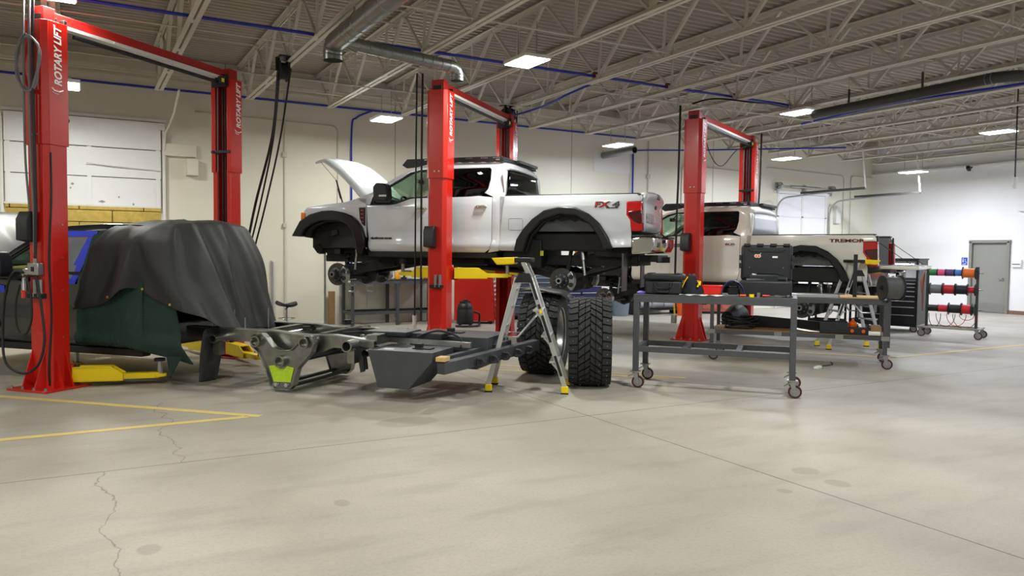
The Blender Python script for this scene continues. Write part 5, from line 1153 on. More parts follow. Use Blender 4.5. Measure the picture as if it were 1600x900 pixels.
for a in ((-.34, -.20, 1.215, (50, 130, 80), .062, .066, 'green wire spool at the left end of the top row'), (-.195, -.06, 1.215, (236, 90, 140), .062, .066, 'pink wire spool in the top row of the rack'), (-.055, .09, 1.215, (90, 70, 120), .064, .068, 'purple wire spool in the middle of the top row'),
          (.095, .215, 1.215, (70, 130, 220), .06, .066, 'light blue wire spool in the top row beside the orange one'), (.22, .44, 1.215, (245, 120, 40), .085, .115, 'large orange wire spool at the right end of the top row'),
          (-.32, -.10, .90, (120, 122, 124), .085, .115, 'grey wire spool at the left end of the middle row'), (-.095, .11, .90, (190, 30, 44), .085, .115, 'thick red wire spool in the middle row'), (.115, .31, .90, (26, 26, 44), .085, .11, 'dark navy wire spool in the middle row'), (.315, .44, .90, (205, 30, 50), .06, .11, 'small red wire spool at the right end of the middle row'),
          (-.34, -.17, .535, (24, 24, 30), .062, .066, 'black wire spool at the left end of the bottom row'), (-.165, .0, .535, (200, 34, 54), .066, .07, 'loosely wound red wire spool in the bottom row'), (.005, .22, .535, (28, 30, 30), .08, .115, 'black wire spool with wide flanges in the middle of the bottom row'), (.225, .39, .535, (214, 36, 50), .085, .115, 'bright red wire spool at the right of the bottom row'), (.395, .445, .535, (20, 70, 50), .07, .11, 'empty dark green spool at the right end of the bottom row')): spool(*a)
c = thing('cable_coil', 'long loop of brown cables hanging on the left end of the wire rack', 'cable', onR(-.415, yR, 1.25), rzR)
for k in range(4): MB().tube(spl([(0, 0, 0), (-.03-.01*k, .07, -.2), (-.04, .08, -.5), (-.02, .0, -.72-.02*k), (-.02, -.08, -.5), (-.02-.01*k, -.06, -.2), (0, 0, 0)]), .009, 6).build('strand', mat('brown_cable', (150, 92, 74), .5) if k == 0 else bpy.data.materials['brown_cable'], c)
c = thing('loose_wire', 'loose red and dark wires hanging below the bottom row of spools', 'wire', onR(0, yR-.1, .44), rzR)
for x, w_, d_, m_ in ((-.2, .1, .26, HOSE), (-.02, .16, .24, DRED), (.16, .16, .22, WRED), (.3, .2, .26, DRED), (.33, .12, .1, WRED)): MB().tube([(x+w_*math.cos(a), -.02*math.sin(a*2), d_*math.sin(a)) for a in [PI+PI*i/14 for i in range(15)]], .006, 6).build('strand', m_, c)
# ---------------------------------------------------------------- black tool chest with hutch, carts
rzC = math.atan2(-.55, .83)
f = V((14.46, 9.28, 0))
CX = V((.35, -.937, 0)); 
rzC = math.atan2(CX.y, CX.x)
CH = thing('tool_chest', 'tall black tool chest with an open hutch and silver drawer handles', 'tool chest', (14.05, 10.3, 0), rzC)     # x along the front (drawers face -y)
MB().box((.55, .41, .57), (1.1, .80, .92)).build('cabinet', CHK, CH, bev=.006)
b = MB(); b.box((.02, .41, 1.24), (.04, .80, .42)); b.box((1.08, .41, 1.24), (.04, .80, .42)); b.box((.55, .80, 1.24), (1.1, .03, .42)); b.box((.55, .40, 1.46), (1.14, .86, .03)); b.build('hutch', CHK, CH, bev=.004)
MB().box((.55, .77, 1.24), (1.0, .012, .34)).build('hutch_back', WHP, CH)
b = MB().box((.55, .1, 1.36), (.9, .03, .015)).build('task_light', EMC, CH)
l = bpy.data.lights.new('hutch_lamp', 'AREA'); l.shape = 'RECTANGLE'; l.size = .9; l.size_y = .03; l.energy = 5; l.color = COOL; lo = bpy.data.objects.new('hutch_lamp', l); C.objects.link(lo); lo.matrix_world = M.Translation((14.05, 10.3, 0)) @ M.Rotation(rzC, 4, 'Z') @ M.Translation((.55, .1, 1.35))
zz = .16
for h in (.20, .16, .12, .10, .10, .08, .07):
    dw = MB().box((.55, 0, zz+h/2), (1.04, .02, h-.012)).build('drawer', CHK, CH, bev=.003); MB().box((.55, -.018, zz+h-.022), (1.0, .022, .018)).build('drawer_pull', ALU, dw, bev=.003); zz += h
MB().box((1.105, .1, 1.36), (.006, .05, .05)).build('white_magnet', WHP, CH); MB().box((1.105, .1, 1.24), (.006, .06, .1)).build('blue_tin', mat('tin_blue', (60, 80, 220), .4), CH)
for x in (.1, 1.0):
    for y in (.08, .74): caster(CH, x, y, brake=False)
o = [k for k in CH.children if k.name.startswith('cabinet')][0]
def cart(loc, rz, lab, w=.6, d=.42, h=.92):
    t = thing('service_cart', lab, 'cart', loc, rz)
    for z in (.2, .55, h): 
        b = MB(); b.box((0, 0, z), (w, d, .02))
        for s in (-1, 1): b.box((s*w/2, 0, z+.03), (.015, d, .07)); b.box((0, s*d/2, z+.03), (w, .015, .07))
        b.build('tray', CHK, t, bev=.003)
    for x in (-1, 1):
        for y in (-1, 1): MB().box((x*(w/2-.015), y*(d/2-.015), .14+(h-.12)/2), (.035, .035, h-.12)).build('post', CHK, t)
    for x in (-1, 1):
        for y in (-1, 1):
            b = MB(); b.lathe([(.0, -.018), (.05, -.018), (.055, 0), (.05, .018), (0, .018)], (x*(w/2-.04), y*(d/2-.04), .056), (0, 1, 0), 18); b.box((x*(w/2-.04), y*(d/2-.04), .105), (.05, .045, .06)); b.build('caster', DGR, t)
    return t
c1 = cart((13.65, 9.78, 0), rzC, 'black three-shelf service cart in front of the tall black tool chest')
c2 = cart((12.9, 10.15, 0), rzC, 'black service cart behind the second stepladder below the truck bumper', h=.72)
c = thing('white_tray', 'white tray with papers on the lowest shelf of the black service cart', 'tray', (13.65, 9.78, .212), rzC); MB().box((0, 0, .03), (.3, .22, .06)).build('tray_body', WHP, c, bev=.006)
# ---------------------------------------------------------------- along the back wall
WB = thing('workbench', 'steel workbench against the back wall under the raised pickup', 'workbench', (4.72, 14.85, 0), 0)
for x in (0, .95, 1.9):
    for y in (0, .6): MB().box((x, y, .46), (.06, .06, .92)).build('leg', GRY, WB)
MB().box((.97, .3, .925), (2.04, .68, .02)).build('bench_top', DGR, WB); MB().box((.97, -.02, .88), (2.0, .03, .07)).build('apron', GRY, WB); 
for y, m_ in ((0, GRY), (.6, DGR)): MB().box((.95, y, .26), (1.9, .05, .06)).build('shelf_rail', m_, WB)
for x in (0, 1.9): MB().box((x, .3, .26), (.05, .6, .06)).build('shelf_rail', GRY, WB)
for i, x in enumerate((-.1, .28)):
    c = thing('bar_clamp', ('left' if i == 0 else 'right')+' of two metal bar clamps hanging from the front of the wall workbench', 'clamp', (4.72+x, 14.8, .5), 0); b = MB(); b.box((0, 0, .12), (.02, .012, .5)); b.box((.06, 0, .32), (.14, .03, .025)); b.build('clamp_bar', GALV, c); b = MB(); b.box((.06, 0, .2), (.14, .035, .035)); b.cyl((.12, 0, .14), (.12, 0, .36), .01); b.build('clamp_jaw', GALV, c, bev=.004)
for nm, lab, cat, x, m_, kind in (('spray_bottle', 'yellow-orange spray bottle on the wall workbench', 'bottle', 5.75, mat('bottle_orange', (245, 170, 30), .4), 'b'), ('power_drill', 'black power drill lying on the wall workbench', 'drill', 5.95, BLK, 'd'), ('parts_box', 'small white box on the wall workbench', 'box', 6.15, WHP, 'x'), ('parts_box', 'small red box at the right end of the wall workbench', 'box', 6.42, REDD, 'x')):
    c = thing(nm, lab, cat, (x, 15.05, .935), .2)
    if kind == 'b': MB().lathe([(0, 0), (.05, 0), (.055, .02), (.05, .13), (.02, .17), (.02, .2), (0, .2)], (0, 0, 0), (0, 0, 1), 18).build('bottle_body', m_, c); b = MB(); b.box((.02, 0, .22), (.08, .03, .04)); b.build('sprayer', WHP, c, bev=.005)
    elif kind == 'd': b = MB(); b.cyl((-.08, 0, .15), (.1, 0, .15), .035, .03, 14); b.bar((-.05, 0, .13), (-.07, 0, .03), .04, .035); b.box((-.07, 0, .02), (.11, .07, .04)); b.build('drill_body', m_, c, bev=.005); b = MB(); b.cyl((.1, 0, .15), (.16, 0, .15), .02, .012, 12); b.build('chuck', GALV, c)
    else: MB().box((0, 0, .045), (.14, .1, .09)).build('box_body', m_, c, bev=.004); MB().box((0, 0, .085), (.146, .106, .02)).build('lid', m_, c)
c = thing('bucket', 'small black bucket hanging at the right end of the wall workbench', 'bucket', (6.5, 14.68, .62), 0); MB().lathe([(0, 0), (.1, 0), (.13, .2), (.12, .2), (.09, .015), (0, .015)], (0, 0, 0), (0, 0, 1), 20).build('bucket_body', BLK, c); MB().tube(arc((0, 0, .2), .125, 0, PI, 12, (1, 0, 0), (0, 0, 1)), .005, 6).build('handle', GALV, c)
c = thing('plank', 'weathered wood plank leaning upright against the wall by the workbench', 'plank', (4.47, 15.44, 0), 0); MB().box((0, 0, .34), (.13, .05, .68)).build('board', WOOD, c, bev=.004)
b = MB(); b.box((0, 0, .9), (.03, .02, 1.8)); 
for k in range(20): b.box((0, -.012, .1+k*.085), (.012, .006, .04))
o = b.build('strut_channel', GALV); o.location = (4.36, 15.53, 0); tag(o, 'perforated metal strut standing on the wall left of the workbench', 'metal strut')
b = MB(); b.box((-.012, 0, .65), (.02, .03, 1.3)); b.box((.011, 0, .64), (.026, .02, 1.28)); o = b.build('strut_channel', ALU); o.location = (3.3, 15.52, 0); tag(o, 'pair of thin silver bars leaning on the wall left of the stool', 'metal strut')
# stool
c = thing('shop_stool', 'black saddle-seat rolling stool by the back wall', 'stool', (3.45, 14.95, 0), .2)
rows = [[(.2*u*1.0, .16*math.sqrt(max(0, 1-u*u))*v*1.0+.0, .47+.05*u*u*(1 if u > 0 else 1.6)+.0*v) for v in [j/5-1 for j in range(11)]] for u in [i/8-1 for i in range(17)]]
MB().grid(rows).build('seat', BLK, c, solid=.05, bev=.01); MB().cyl((0, 0, .06), (0, 0, .45), .018, n=12).build('gas_lift', GALV, c); b = MB()
for k in range(5): a = k*2*PI/5; b.bar((0, 0, .09), (.22*math.cos(a), .22*math.sin(a), .06), .03, .03); 
b.build('base', DGR, c)
for k in range(5): a = k*2*PI/5; MB().lathe([(0, -.012), (.025, -.012), (.025, .012), (0, .012)], (.22*math.cos(a), .22*math.sin(a), .026), (0, 1, 0), 12).build('caster', BLK, c)
MB().lathe([(.155+.008*math.cos(a*PI/3), .2+.008*math.sin(a*PI/3)) for a in range(6)], (0, 0, 0), (0, 0, 1), 28, closed=True).build('foot_ring', GALV, c); MB().tube([(.05, -.03, .43), (-.08, -.1, .38)], .008, 6).build('lever', BLK, c)
c = thing('fire_extinguisher', 'red fire extinguisher standing against the back wall left of the stool', 'fire extinguisher', (3.08, 15.4, 0), 0)
MB().lathe([(0, 0), (.06, 0), (.062, .03), (.062, .27), (.04, .32), (.02, .34), (0, .34)], (0, 0, 0), (0, 0, 1), 22).build('cylinder', mat('extinguisher_red', (215, 24, 28), .3, coat=.4), c); b = MB(); b.box((0, 0, .36), (.04, .04, .05)); b.box((.04, 0, .4), (.11, .02, .015)); b.build('valve', BLK, c); MB().box((0, -.061, .17), (.07, .006, .1)).build('label_plate', WHP, c); MB().tube(spl([(-.02, 0, .36), (-.08, 0, .32), (-.075, 0, .14)]), .01, 6).build('hose', BLK, c)
# red roller cabinet seen behind the middle lift
c = thing('tool_chest', 'large red tool chest by the back wall behind the middle red lift post', 'tool chest', (6.86, 14.66, 0), math.atan2(-.55, .83))
b = MB(); b.prism([(0, .06), (.86, .06), (.78, 1.02), (0, 1.02)], 'xz', 0, .6); b.build('cabinet', REDD, c, bev=.01)
for k, h in enumerate((.16, .14, .12, .1, .09, .09, .09, .09)):
    z = .12+sum((.16, .14, .12, .1, .09, .09, .09, .09)[:k]); b = MB(); x = .875-.085*(z/.98); b.box((x, .3, z+h/2), (.03, .55, h-.012)); d = b.build('drawer', REDD, c, bev=.003); MB().box((x+.022, .3, z+h-.025), (.02, .5, .028)).build('drawer_pull', WHP, d)
for x in (.1, .76):
    for y in (.1, .5): b = MB(); b.lathe([(0, -.018), (.05, -.018), (.05, .018), (0, .018)], (x, y, .05), (0, 1, 0), 16); b.build('caster', DGR, c)
c = thing('shop_vacuum', 'black shop vacuum with yellow top in front of the red tool chest', 'vacuum', (6.80, 14.0, 0), .3)
MB().lathe([(0, .05), (.16, .05), (.17, .1), (.165, .34), (.15, .36), (0, .36)], (0, 0, 0), (0, 0, 1), 24).build('drum', BLK, c); MB().lathe([(.155, .34), (.16, .38), (.13, .46), (.06, .5), (0, .5)], (0, 0, 0), (0, 0, 1), 24).build('motor_head', BLK, c); MB().lathe([(.158, .375), (.145, .42), (.135, .42), (.15, .37)], (0, 0, 0), (0, 0, 1), 24, closed=True).build('yellow_band', YELP, c); b = MB(); b.tube(arc((0, 0, .44), .1, 0, PI, 10, (1, 0, 0), (0, 0, 1)), .018, 8); b.box((0, 0, .49), (.2, .12, .05)); b.build('handle', BLK, c, bev=.004)
MB().tube(spl([(.12, -.1, .3), (.25, -.15, .25), (.3, -.1, .06), (.1, -.28, .03), (-.2, -.25, .03), (-.3, -.05, .03)]), .022, 10).build('hose', HOSE, c)
for a in range(4): MB().lathe([(0, -.015), (.03, -.015), (.03, .015), (0, .015)], (.15*math.cos(a*PI/2), .15*math.sin(a*PI/2), .031), (0, 1, 0), 12).build('caster', BLK, c)
# slate and navy tool chests
def chest(loc, w, h, d, m_, lab, rows_):
    t = thing('tool_chest', lab, 'tool chest', loc, 0); MB().box((w/2, d/2, .1+(h-.1)/2), (w, d, h-.1)).build('cabinet', m_, t, bev=.008); z = .14
    hh = (h-.18)/sum(rows_)
    for r in rows_:
        n = 2 if r < 1.5 else 1; k = r*hh
        for i in range(n): dd = MB().box((w*(i+.5)/n, -.008, z+k/2), (w/n-.03, .02, k-.015)).build('drawer', m_, t, bev=.003); MB().box((w*(i+.5)/n, -.026, z+k-.025), (w/n-.06, .02, .02)).build('drawer_pull', ALU, dd)
        z += k
    for x in (.1, w-.1):
        for y in (.1, d-.1): MB().lathe([(0, -.02), (.05, -.02), (.05, .02), (0, .02)], (x, y, .05), (0, 1, 0), 14).build('caster', DGR, t)
chest((8.35, 14.9, 0), 1.2, 1.0, .55, CHS, 'slate grey tool chest by the back wall, seen under the raised pickup', (2, 1.6, 1.2, 1, 1, 1))
chest((9.62, 14.85, 0), 1.2, .8, .55, CHB, 'navy blue tool chest by the back wall, seen above the right tire', (2, 1.6, 1.2, 1.6))
c = thing('white_cabinet', 'white appliance standing by the back wall right of the navy tool chest', 'cabinet', (11.0, 15.2, 0), 0); MB().box((0, 0, .48), (.35, .4, .96)).build('cabinet_body', WHP, c, bev=.01); MB().box((0, -.205, .6), (.3, .012, .62)).build('door', WHP, c, bev=.004)
c = thing('rag_pile', 'bundle of folded rags on top of the white appliance', 'rags', (11.0, 15.2, .962), 0); MB().lathe([(0, .1), (.08, .09), (.15, .05), (.14, 0), (0, 0)], (0, 0, 0), (0, 0, 1), 10).build('rags', mat('rag_tan', (205, 190, 160), .9, var=.3, scale=10), c)
c = thing('trash_bin', 'grey plastic trash bin by the back wall below the pickup bumper', 'bin', (11.45, 14.95, 0), 0); MB().lathe([(0, 0), (.2, 0), (.25, .64), (.27, .64), (.27, .67), (.235, .67), (.185, .02), (0, .02)], (0, 0, 0), (0, 0, 1), 28).build('bin_body', BIN, c); b = MB(); 
for s in (-1, 1): b.box((s*.265, 0, .58), (.04, .1, .04))
b.build('grip', BIN, c, bev=.006)
c = thing('pipe_rack', 'low black rack with grey rolls by the back wall behind the front workbench', 'rack', (12.65, 15.1, 0), 0)
for z in (.12, .46): MB().box((0, 0, z), (1.5, .5, .03)).build('shelf', CHK, c)
for x in (-.72, .72): MB().box((x, 0, .24), (.04, .48, .48)).build('end_frame', CHK, c)
for i, (x, r) in enumerate(((-.45, .11), (-.1, .13), (.3, .1))):
    o = MB().pipe((x-.15, -.1, .136+r), (x+.2, -.1, .136+r), r, r*.5, 20).build('sheet_roll', mat('roll_grey', (150, 152, 156), .5) if i == 0 else bpy.data.materials['roll_grey']); o.location = (12.65, 15.1, 0); tag(o, ('left', 'thickest middle', 'right')[i]+' of three grey rolls lying in the low black rack', 'roll', 'grey rolls in the low rack')
c = thing('bucket', 'orange bucket on the floor by the back wall behind the right lift', 'bucket', (13.0, 14.45, 0), 0); MB().lathe([(0, 0), (.12, 0), (.16, .32), (.17, .32), (.17, .34), (.15, .34), (.11, .02), (0, .02)], (0, 0, 0), (0, 0, 1), 22).build('bucket_body', ORG, c); MB().tube(arc((0, 0, .32), .165, 0, PI, 12, (1, 0, 0), (0, .6, .8)), .006, 6).build('handle', GALV, c)
c = thing('junction_box', 'small grey box hanging on a yellow cord beside the right lift post', 'box', (8.85, 10.05, .40), .5); MB().box((0, 0, .0), (.12, .07, .14)).build('box_body', GALV, c, bev=.01); MB().tube(spl([(0, 0, .07), (-.01, 0, .2), (0, .05, .5), (.02, .1, .8)]), .007, 6).build('cord', YELP, c); MB().tube(spl([(.05, 0, -.06), (.12, 0, -.1), (.2, .05, .05), (.16, .05, .3)]), .006, 6).build('loop', YELP, c)
c = thing('low_cabinet', 'low faded red cabinet behind the right lift', 'cabinet', (14.35, 14.6, 0), -.5); MB().box((0, 0, .34), (1.0, .5, .56)).build('cabinet_body', mat('faded_red', (176, 96, 80), .6), c, bev=.01); MB().box((0, 0, .04), (.96, .46, .06)).build('plinth', BLK, c)
for x in (-.25, .25): MB().box((x, -.255, .36), (.46, .02, .46)).build('door', bpy.data.materials['faded_red'], c, bev=.006)
c = thing('transmission', 'dark greasy gearbox standing on the floor behind the second workbench', 'gearbox', (11.1, 10.9, 0), .4); b = MB(); b.lathe([(0, -.3), (.12, -.3), (.16, -.1), (.2, .05), (.24, .2), (.24, .24), (0, .24)], (0, 0, .3), (1, 0, 0), 20); b.box((0, 0, .16), (.4, .3, .14)); b.build('gear_case', UND, c, bev=.01); b = MB(); b.box((-.15, 0, .04), (.08, .3, .08)); b.box((.15, 0, .04), (.08, .3, .08)); b.build('foot_block', DGR, c)
b = MB()
for k in range(8): a = k*PI/4; b.cyl((.23, .21*math.cos(a), .3+.21*math.sin(a)), (.26, .21*math.cos(a), .3+.21*math.sin(a)), .012, n=8)
b.build('bolt', GALV, c)
# ---------------------------------------------------------------- wall pipes, conduits, boxes
b = MB(); b.cyl((-8, W-.08, 4.43), (12.3, W-.08, 4.43), .022, n=8); b.tube(spl([(5.35, W-.08, 4.43), (5.0, W-.08, 4.25), (4.9, W-.07, 4.0), (4.9, W-.06, 2.5), (4.9, W-.06, 1.2)]), .02, 8)
o = b.build('air_pipe', PIPEB); tag(o, 'blue air pipe along the top of the back wall, dropping beside the hood', 'pipe')
b = MB(); b.tube(spl([(16.6, W-2.9, 4.2), (14.0, W-.6, 4.2), (12.3, W-.09, 4.12), (11.7, W-.08, 3.97)]), .02, 8); b.tube([(12.2, W-.05, 4.06), (12.2, W-.05, 1.8)], .022, 8); o = b.build('air_pipe', PIPEB); tag(o, 'blue air pipe dropping down the back wall between the white pickups', 'pipe')
b = MB(); b.cyl((-3, 10.15, 4.33), (13.2, 10.15, 4.33), .022, n=8); b.tube(spl([(7.4, 10.2, 4.31), (7.1, 10.6, 4.16), (6.95, 11.3, 4.02), (6.95, 12.3, 4.02), (7.2, 12.75, 4.2)]), .018, 8); o = b.build('air_pipe', PIPEB); tag(o, 'blue air pipe running across under the roof joists with a drooping hose', 'pipe')
b = MB()
for x in (2.75, 7.2, 8.7, 10.25): b.box((x, 10.15, 4.35), (.07, .06, .08))
q = b.build('red_clamp', DRED, o)
b = MB(); b.tube(spl([(12.9, 10.9, 4.2), (12.65, 9.5, 4.2), (12.5, 8.2, 4.2), (12.75, 6.6, 4.2), (13, 3, 4.2)]), .022, 8); o = b.build('air_pipe', PIPEB); tag(o, 'blue air pipe running beside the dark round duct on the right', 'pipe')
CON = mat('conduit_paint', (196, 192, 180), .5)
def conduit(pts, lab, r=.012): o = MB().tube(pts, r, 6).build('conduit', CON); tag(o, lab, 'conduit', None); return o
y = W-.02
c = conduit([(3.55, y, 0), (3.55, y, 4.6)], 'thin vertical wall conduit with two small boxes left of the hood')
b = MB(); b.box((3.55, y-.01, 3.4), (.08, .05, .1)); b.box((3.55, y-.01, 2.0), (.07, .05, .08)); b.build('conduit_box', CON, c)
conduit([(1.9, y, 4.08), (4.5, y, 4.05)]+arc((4.5, y, 3.93), .12, PI/2, 0, 5, (1, 0, 0), (0, 0, 1))+[(4.62, y, 1.0)], 'wall conduit bending down beside the raised hood')
c = conduit([(12.72, y, 0), (12.72, y, 4.4)], 'vertical wall conduit right of the blue air drop'); MB().box((12.72, y-.01, 3.5), (.09, .05, .1)).build('conduit_box', CON, c)
conduit([(13.85, y, .5)]+[(13.85, y, 3.5)]+arc((13.97, y, 3.75), .12, PI, PI/2, 5, (1, 0, 0), (0, 0, 1))+[(16.25, y, 3.82), (16.35, y, 3.82), (16.45, y, 4.1)], 'wall conduit bending right behind the right lift')
conduit([(16.3, y, .5), (16.3, y, 3.8)], 'vertical wall conduit behind the far post of the right lift')
conduit([(17.0, y, 4.0), (20.2, y, 3.95)]+arc((20.2, y, 3.83), .12, PI/2, 0, 5, (1, 0, 0), (0, 0, 1))+[(20.32, y, 0)], 'left of two conduits bending down near the back corner')
conduit([(20.65, y, 0), (20.65, y, 3.85)]+arc((20.77, y, 3.85), .12, PI, PI/2, 5, (1, 0, 0), (0, 0, 1))+[(E-.03, y, 3.97)], 'right of two conduits bending towards the back corner')
o = MB().box((1.64, W-.06, 3.33), (.55, .12, .22)).build('wall_box', WALLB, bev=.004); tag(o, 'long flat painted box on the back wall right of the raised door', 'wall box')
o = MB().box((1.84, W-.1, 3.03), (.2, .2, .3)).build('wall_box', WALLB, bev=.004); tag(o, 'small square painted box below the long wall box', 'wall box')
o = MB().box((20.0, W-.06, 2.75), (.22, .12, .5)).build('wall_box', WHP, bev=.004); tag(o, 'pale wall box beside the far sectional door', 'wall box')
o = MB().box((11.6, W-.011, 3.78), (1.15, .02, .52)).build('patch_panel', WALLR); tag(o, 'pale rectangular patch on the back wall behind the duct stub', 'panel')
# ---------------------------------------------------------------- ducts
DUC = mat('duct_spiral', (140, 142, 142), .32, .85, var=.15, scale=8); DUD = mat('duct_dark', (74, 72, 70), .5, .4, var=.1)
def rings(b, a, c, r, n):
    a = V(a); c = V(c); d = (c-a).normalized()
    for k in range(1, n): p = a.lerp(c, k/n); b.lathe([(r, -.006), (r+.006, 0), (r, .006)], p, d, 20)
D = thing('round_duct', 'large grey spiral duct across the ceiling with a branch ending above the middle lift', 'duct', (2.72, 9.3, 4.0), 0)
b = MB(); b.tube([(0, -15, .02), (0, -.1, .02)]+arc((0, -.1, -.11), .13, PI/2, 0, 6, (0, 1, 0), (0, 0, 1))[1:]+[(0, .03, -.18)], .12, 24, cap=False); rings(b, (0, -8, .02), (0, -.15, .02), .12, 18); rings(b, (0, -.02, .0), (.0, .03, -.14), .12, 3); b.build('main_duct', DUC, D, ang=50)
b = MB(); b.tube([(.05, -.15, .02), (.25, -.08, .02)], [.06, .10], 20, cap=False); b.tube([(.25, -.08, .02), (1.66, .28, .02)], .082, 20, cap=False); rings(b, (.25, -.08, .02), (1.66, .28, .02), .082, 9); b.build('branch_duct', DUC, D, ang=50)
b = MB(); b.tube([(1.64, .275, .02), (1.72, .295, .015), (1.78, .31, -.02), (1.80, .315, -.08), (1.80, .315, -.16)], .088, 20, cap=False); rings(b, (1.80, .315, -.04), (1.80, .315, -.16), .088, 3); b.build('branch_elbow', GALV, D, ang=50)
b = MB()
for y in (-.8, -2.4, -4.5): b.box((0, y, .2), (.02, .03, .5)); b.lathe([(.124, -.012), (.127, 0), (.124, .012)], (0, y, .02), (0, 1, 0), 20)
b.build('hanger_strap', GALV, D)
D = thing('round_duct', 'long dark round duct with an elbow under the joists at the upper right', 'duct', (11.4, 9.3, 4.02), 0)
b = MB(); b.tube([(.04, .1, 0), (-.2, -3.0, 0)]+[(-.2, -3.15, 0), (-.12, -3.32, 0), (.05, -3.45, 0), (.3, -3.56, 0)]+[(9, -5.4, 0)], .08, 20, cap=True); b.build('main_duct', DUD, D, ang=50)
b = MB(); rings(b, (-.2, -2.95, 0), (-.2, -3.2, 0), .082, 3); b.build('elbow_collar', DUC, D); b = MB(); rings(b, (.1, -3.45, 0), (.35, -3.57, 0), .082, 3); b.build('elbow_collar', DUC, D)
b = MB()
for y in (-.6, -2.0): b.box((.05+.1*(y+.6), y, .15), (.02, .03, .35))
b.build('hanger_strap', DUD, D)
D = thing('round_duct', 'short open-ended duct stub sticking out of the back wall', 'duct', (11.3, W, 3.93), 0); MB().pipe((0, -.01, 0), (0, -1.25, 0), .082, .074, 24).build('main_duct', DUC, D); MB().lathe([(.082, -.0), (.12, 0), (.12, -.02), (.082, -.02)], (0, 0, 0), (0, 1, 0), 24, closed=True).build('wall_flange', DUC, D)
# ---------------------------------------------------------------- hose reels and drop cables
def reel(x, y, z, lab, rz=0):
    t = thing('hose_reel', lab, 'hose reel', (x, y, z), rz)
    MB().lathe([(.05, -.05), (.12, -.05), (.12, .05), (.05, .05)], (0, 0, -.02), (1, 0, 0), 22, closed=True).build('wound_hose', HOSE, t, ang=30)
    for s in (-1, 1): MB().lathe([(.03, s*.05), (.15, s*.05), (.15, s*.06), (.03, s*.06)], (0, 0, -.02), (1, 0, 0), 24, closed=True).build('flange', DGR, t, ang=30)
    b = MB(); b.box((0, 0, .17), (.16, .3, .02)); b.bar((-.075, 0, .17), (-.075, 0, -.02), .02, .06); b.bar((.075, 0, .17), (.075, 0, -.02), .02, .06); b.build('bracket', DGR, t); b = MB(); b.tube([(0, -.15, -.04), (0, -.2, -.08), (.02, -.2, -.16)], .012, 6); b.build('guide_arm', BLK, t)
reel(2.6, 11.45, 4.12, 'black hose reel under a joist above the far post of the left lift'); reel(7.05, 12.75, 4.1, 'small black hose reel hanging near the far post of the middle lift', .4)
def drop(pts, lab, r=.014, m_=HOSE, plug=False):
    o = MB().tube(spl(pts), r, 6).build('drop_cable', m_); tag(o, lab, 'cable')
    if plug: p = V(pts[-1]); b = MB(); b.cyl(p+V((0, 0, .03)), p-V((0, 0, .12)), .035, .03, 12); b.box(p-V((0, 0, .15)), (.05, .04, .06)); b.build('connector', WHP, o)
    return o
drop([(2.53, 11.45, 4.08), (2.5, 11.7, 3.2), (2.33, 12.1, 2.2), (2.2, 12.35, 1.3)], 'black hose hanging from the ceiling reel down behind the tarp, left one', .02)
drop([(2.56, 11.5, 4.08), (2.54, 11.8, 3.2), (2.42, 12.2, 2.2), (2.24, 12.4, 1.3)], 'black hose hanging from the ceiling reel down behind the tarp, middle one', .014)
drop([(2.74, 11.57, 4.18), (2.66, 11.9, 3.2), (2.5, 12.2, 2.2), (2.32, 12.45, 1.3)], 'thin black cable hanging right of the two reel hoses behind the tarp', .014)
drop([(4.48, 10.95, 4.2), (4.47, 10.95, 3), (4.46, 10.94, 1.5), (4.45, 10.93, .5)], 'straight black cord hanging left of the middle lift, with a white connector', .013, HOSE, True)
drop([(4.56, 10.92, 4.2), (4.55, 10.92, 3), (4.54, 10.9, 1.8), (4.52, 10.84, .45)], 'black hose hanging close beside the middle lift post', .016)
drop([(9.52, 10.75, 4.2), (9.5, 10.74, 3), (9.46, 10.72, 2.2), (9.43, 10.7, 1.15)], 'black hose hanging left of the right lift post', .02)
drop([(12.95, 12.0, 4.15), (12.94, 12.0, 3.2), (12.9, 12.0, 2.5)], 'black hose hanging right of the far post of the right lift', .02)
drop([(7.02, 12.72, 4.05), (7.0, 12.7, 3.4), (6.98, 12.68, 2.9)], 'black hose hanging from the small reel by the middle lift', .014)
drop([(7.27, 12.78, 4.2), (7.24, 12.76, 3.5), (7.14, 12.7, 2.9)], 'thin black cable hanging right of the small reel', .012)
drop([(14.92, 7.79, 5.03), (14.92, 7.79, 3.5), (14.91, 7.78, 2.95)], 'grey pendant cord with a white plug at the right edge', .014, DGR, True)
pts = [(6.98+.02*k/40+.07*math.sin(k/40*6*PI), 12.66, 3.98+.13*math.cos(k/40*6*PI)) for k in range(41)]; o = MB().tube(pts, .011, 6).build('coiled_hose', HOSE); tag(o, 'coil of black hose at the small ceiling reel', 'hose')
drop([(9.65, 10.35, 4.0), (10.1, 10.6, 3.4), (10.7, 10.9, 3.2), (11.5, 11.3, 3.6), (12.2, 11.6, 3.8)], 'thin black cable drooping under the beam of the right lift', .01)
drop([(9.6, 10.6, 4.2), (9.8, 10.2, 4.26), (10.2, 9.7, 4.16), (10.8, 9.8, 4.2), (11.3, 9.8, 4.18)], 'black power cable looped under the joists above the right lift', .016)
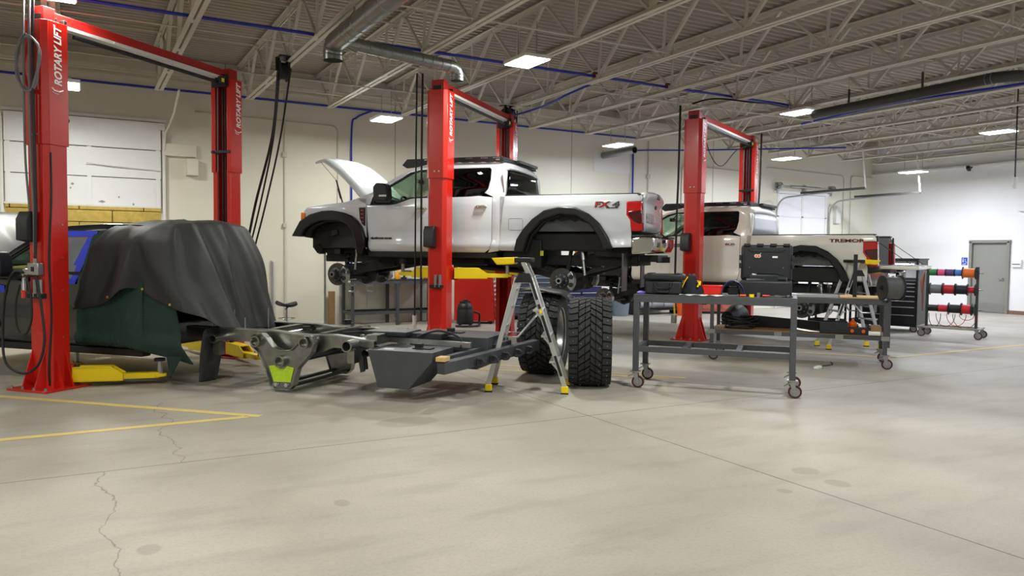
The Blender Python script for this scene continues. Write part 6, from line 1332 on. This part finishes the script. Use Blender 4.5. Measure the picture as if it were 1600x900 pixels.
b = MB(); b.tube([(-8, 12.3, 4.2), (3.5, 12.3, 4.2), (9, 12.35, 4.2)], .012, 6); b.tube([(.2, 11.0, 4.9), (4.2, 11.0, 4.9)], .012, 6); b.cyl((7.4, 10.55, 4.2), (13.5, 10.55, 4.2), .014, n=6); o = b.build('conduit', CON); tag(o, 'thin pale conduits clipped under the joists', 'conduit')
# ---------------------------------------------------------------- right wall
SGB = mat('sign_blue', (40, 60, 190), .4)
s_ = thing('wall_sign', 'small blue sign with white pictograms left of the grey door', 'sign', (E, 12.6, 1.40), 0)
MB().box((-.006, 0, 0), (.012, .16, .21)).build('sign_plate', SGB, s_)
b = MB(); x = -.014
b.lathe([(0, .002), (.014, .002), (.014, 0)], (x, .035, .07), (-1, 0, 0), 12); b.prism([(.015, -.03), (.055, -.03), (.048, .05), (.022, .05)], 'yz', x-.002, x)
b.lathe([(0, .002), (.013, .002), (.013, 0)], (x, -.02, .05), (-1, 0, 0), 12); b.bar((x, -.02, .035), (x, -.025, -.01), .012, .004); b.bar((x, -.025, -.01), (x, -.055, -.012), .012, .004); b.bar((x, -.055, -.012), (x, -.06, -.05), .012, .004); b.tube([(x, -.03+.03*math.cos(a), -.03+.03*math.sin(a)) for a in [1.8+k*.36 for k in range(12)]], .004, 6); b.box((x, .0, -.08), (.004, .1, .014)); b.build('pictogram', WHP, s_)
o = MB().box((E-.03, 11.2, 1.36), (.06, .24, .2)).build('wall_box', WHP, bev=.008); tag(o, 'white wall-mounted box with a dark slot right of the grey door', 'wall box'); MB().box((E-.062, 11.2, 1.34), (.006, .2, .02)).build('slot', DGR, o)
o = MB().box((E-.06, 10.95, 2.76), (.12, .5, .025)).build('wall_shelf', WHP); tag(o, 'thin white wall bracket at the right edge above the door', 'shelf')
s_ = thing('security_camera', 'small black camera high on the white right wall', 'camera', (E, 12.47, 4.03), 0); MB().box((-.2, 0, -.05), (.2, .09, .09), (0, .3, .3)).build('camera_body', BLK, s_, bev=.01); b = MB(); b.bar((-.1, 0, 0), (-.2, 0, -.05), .03, .03); b.cyl((-.06, 0, 0), (-.11, 0, 0), .04, n=12); b.build('mount', BLK, s_)
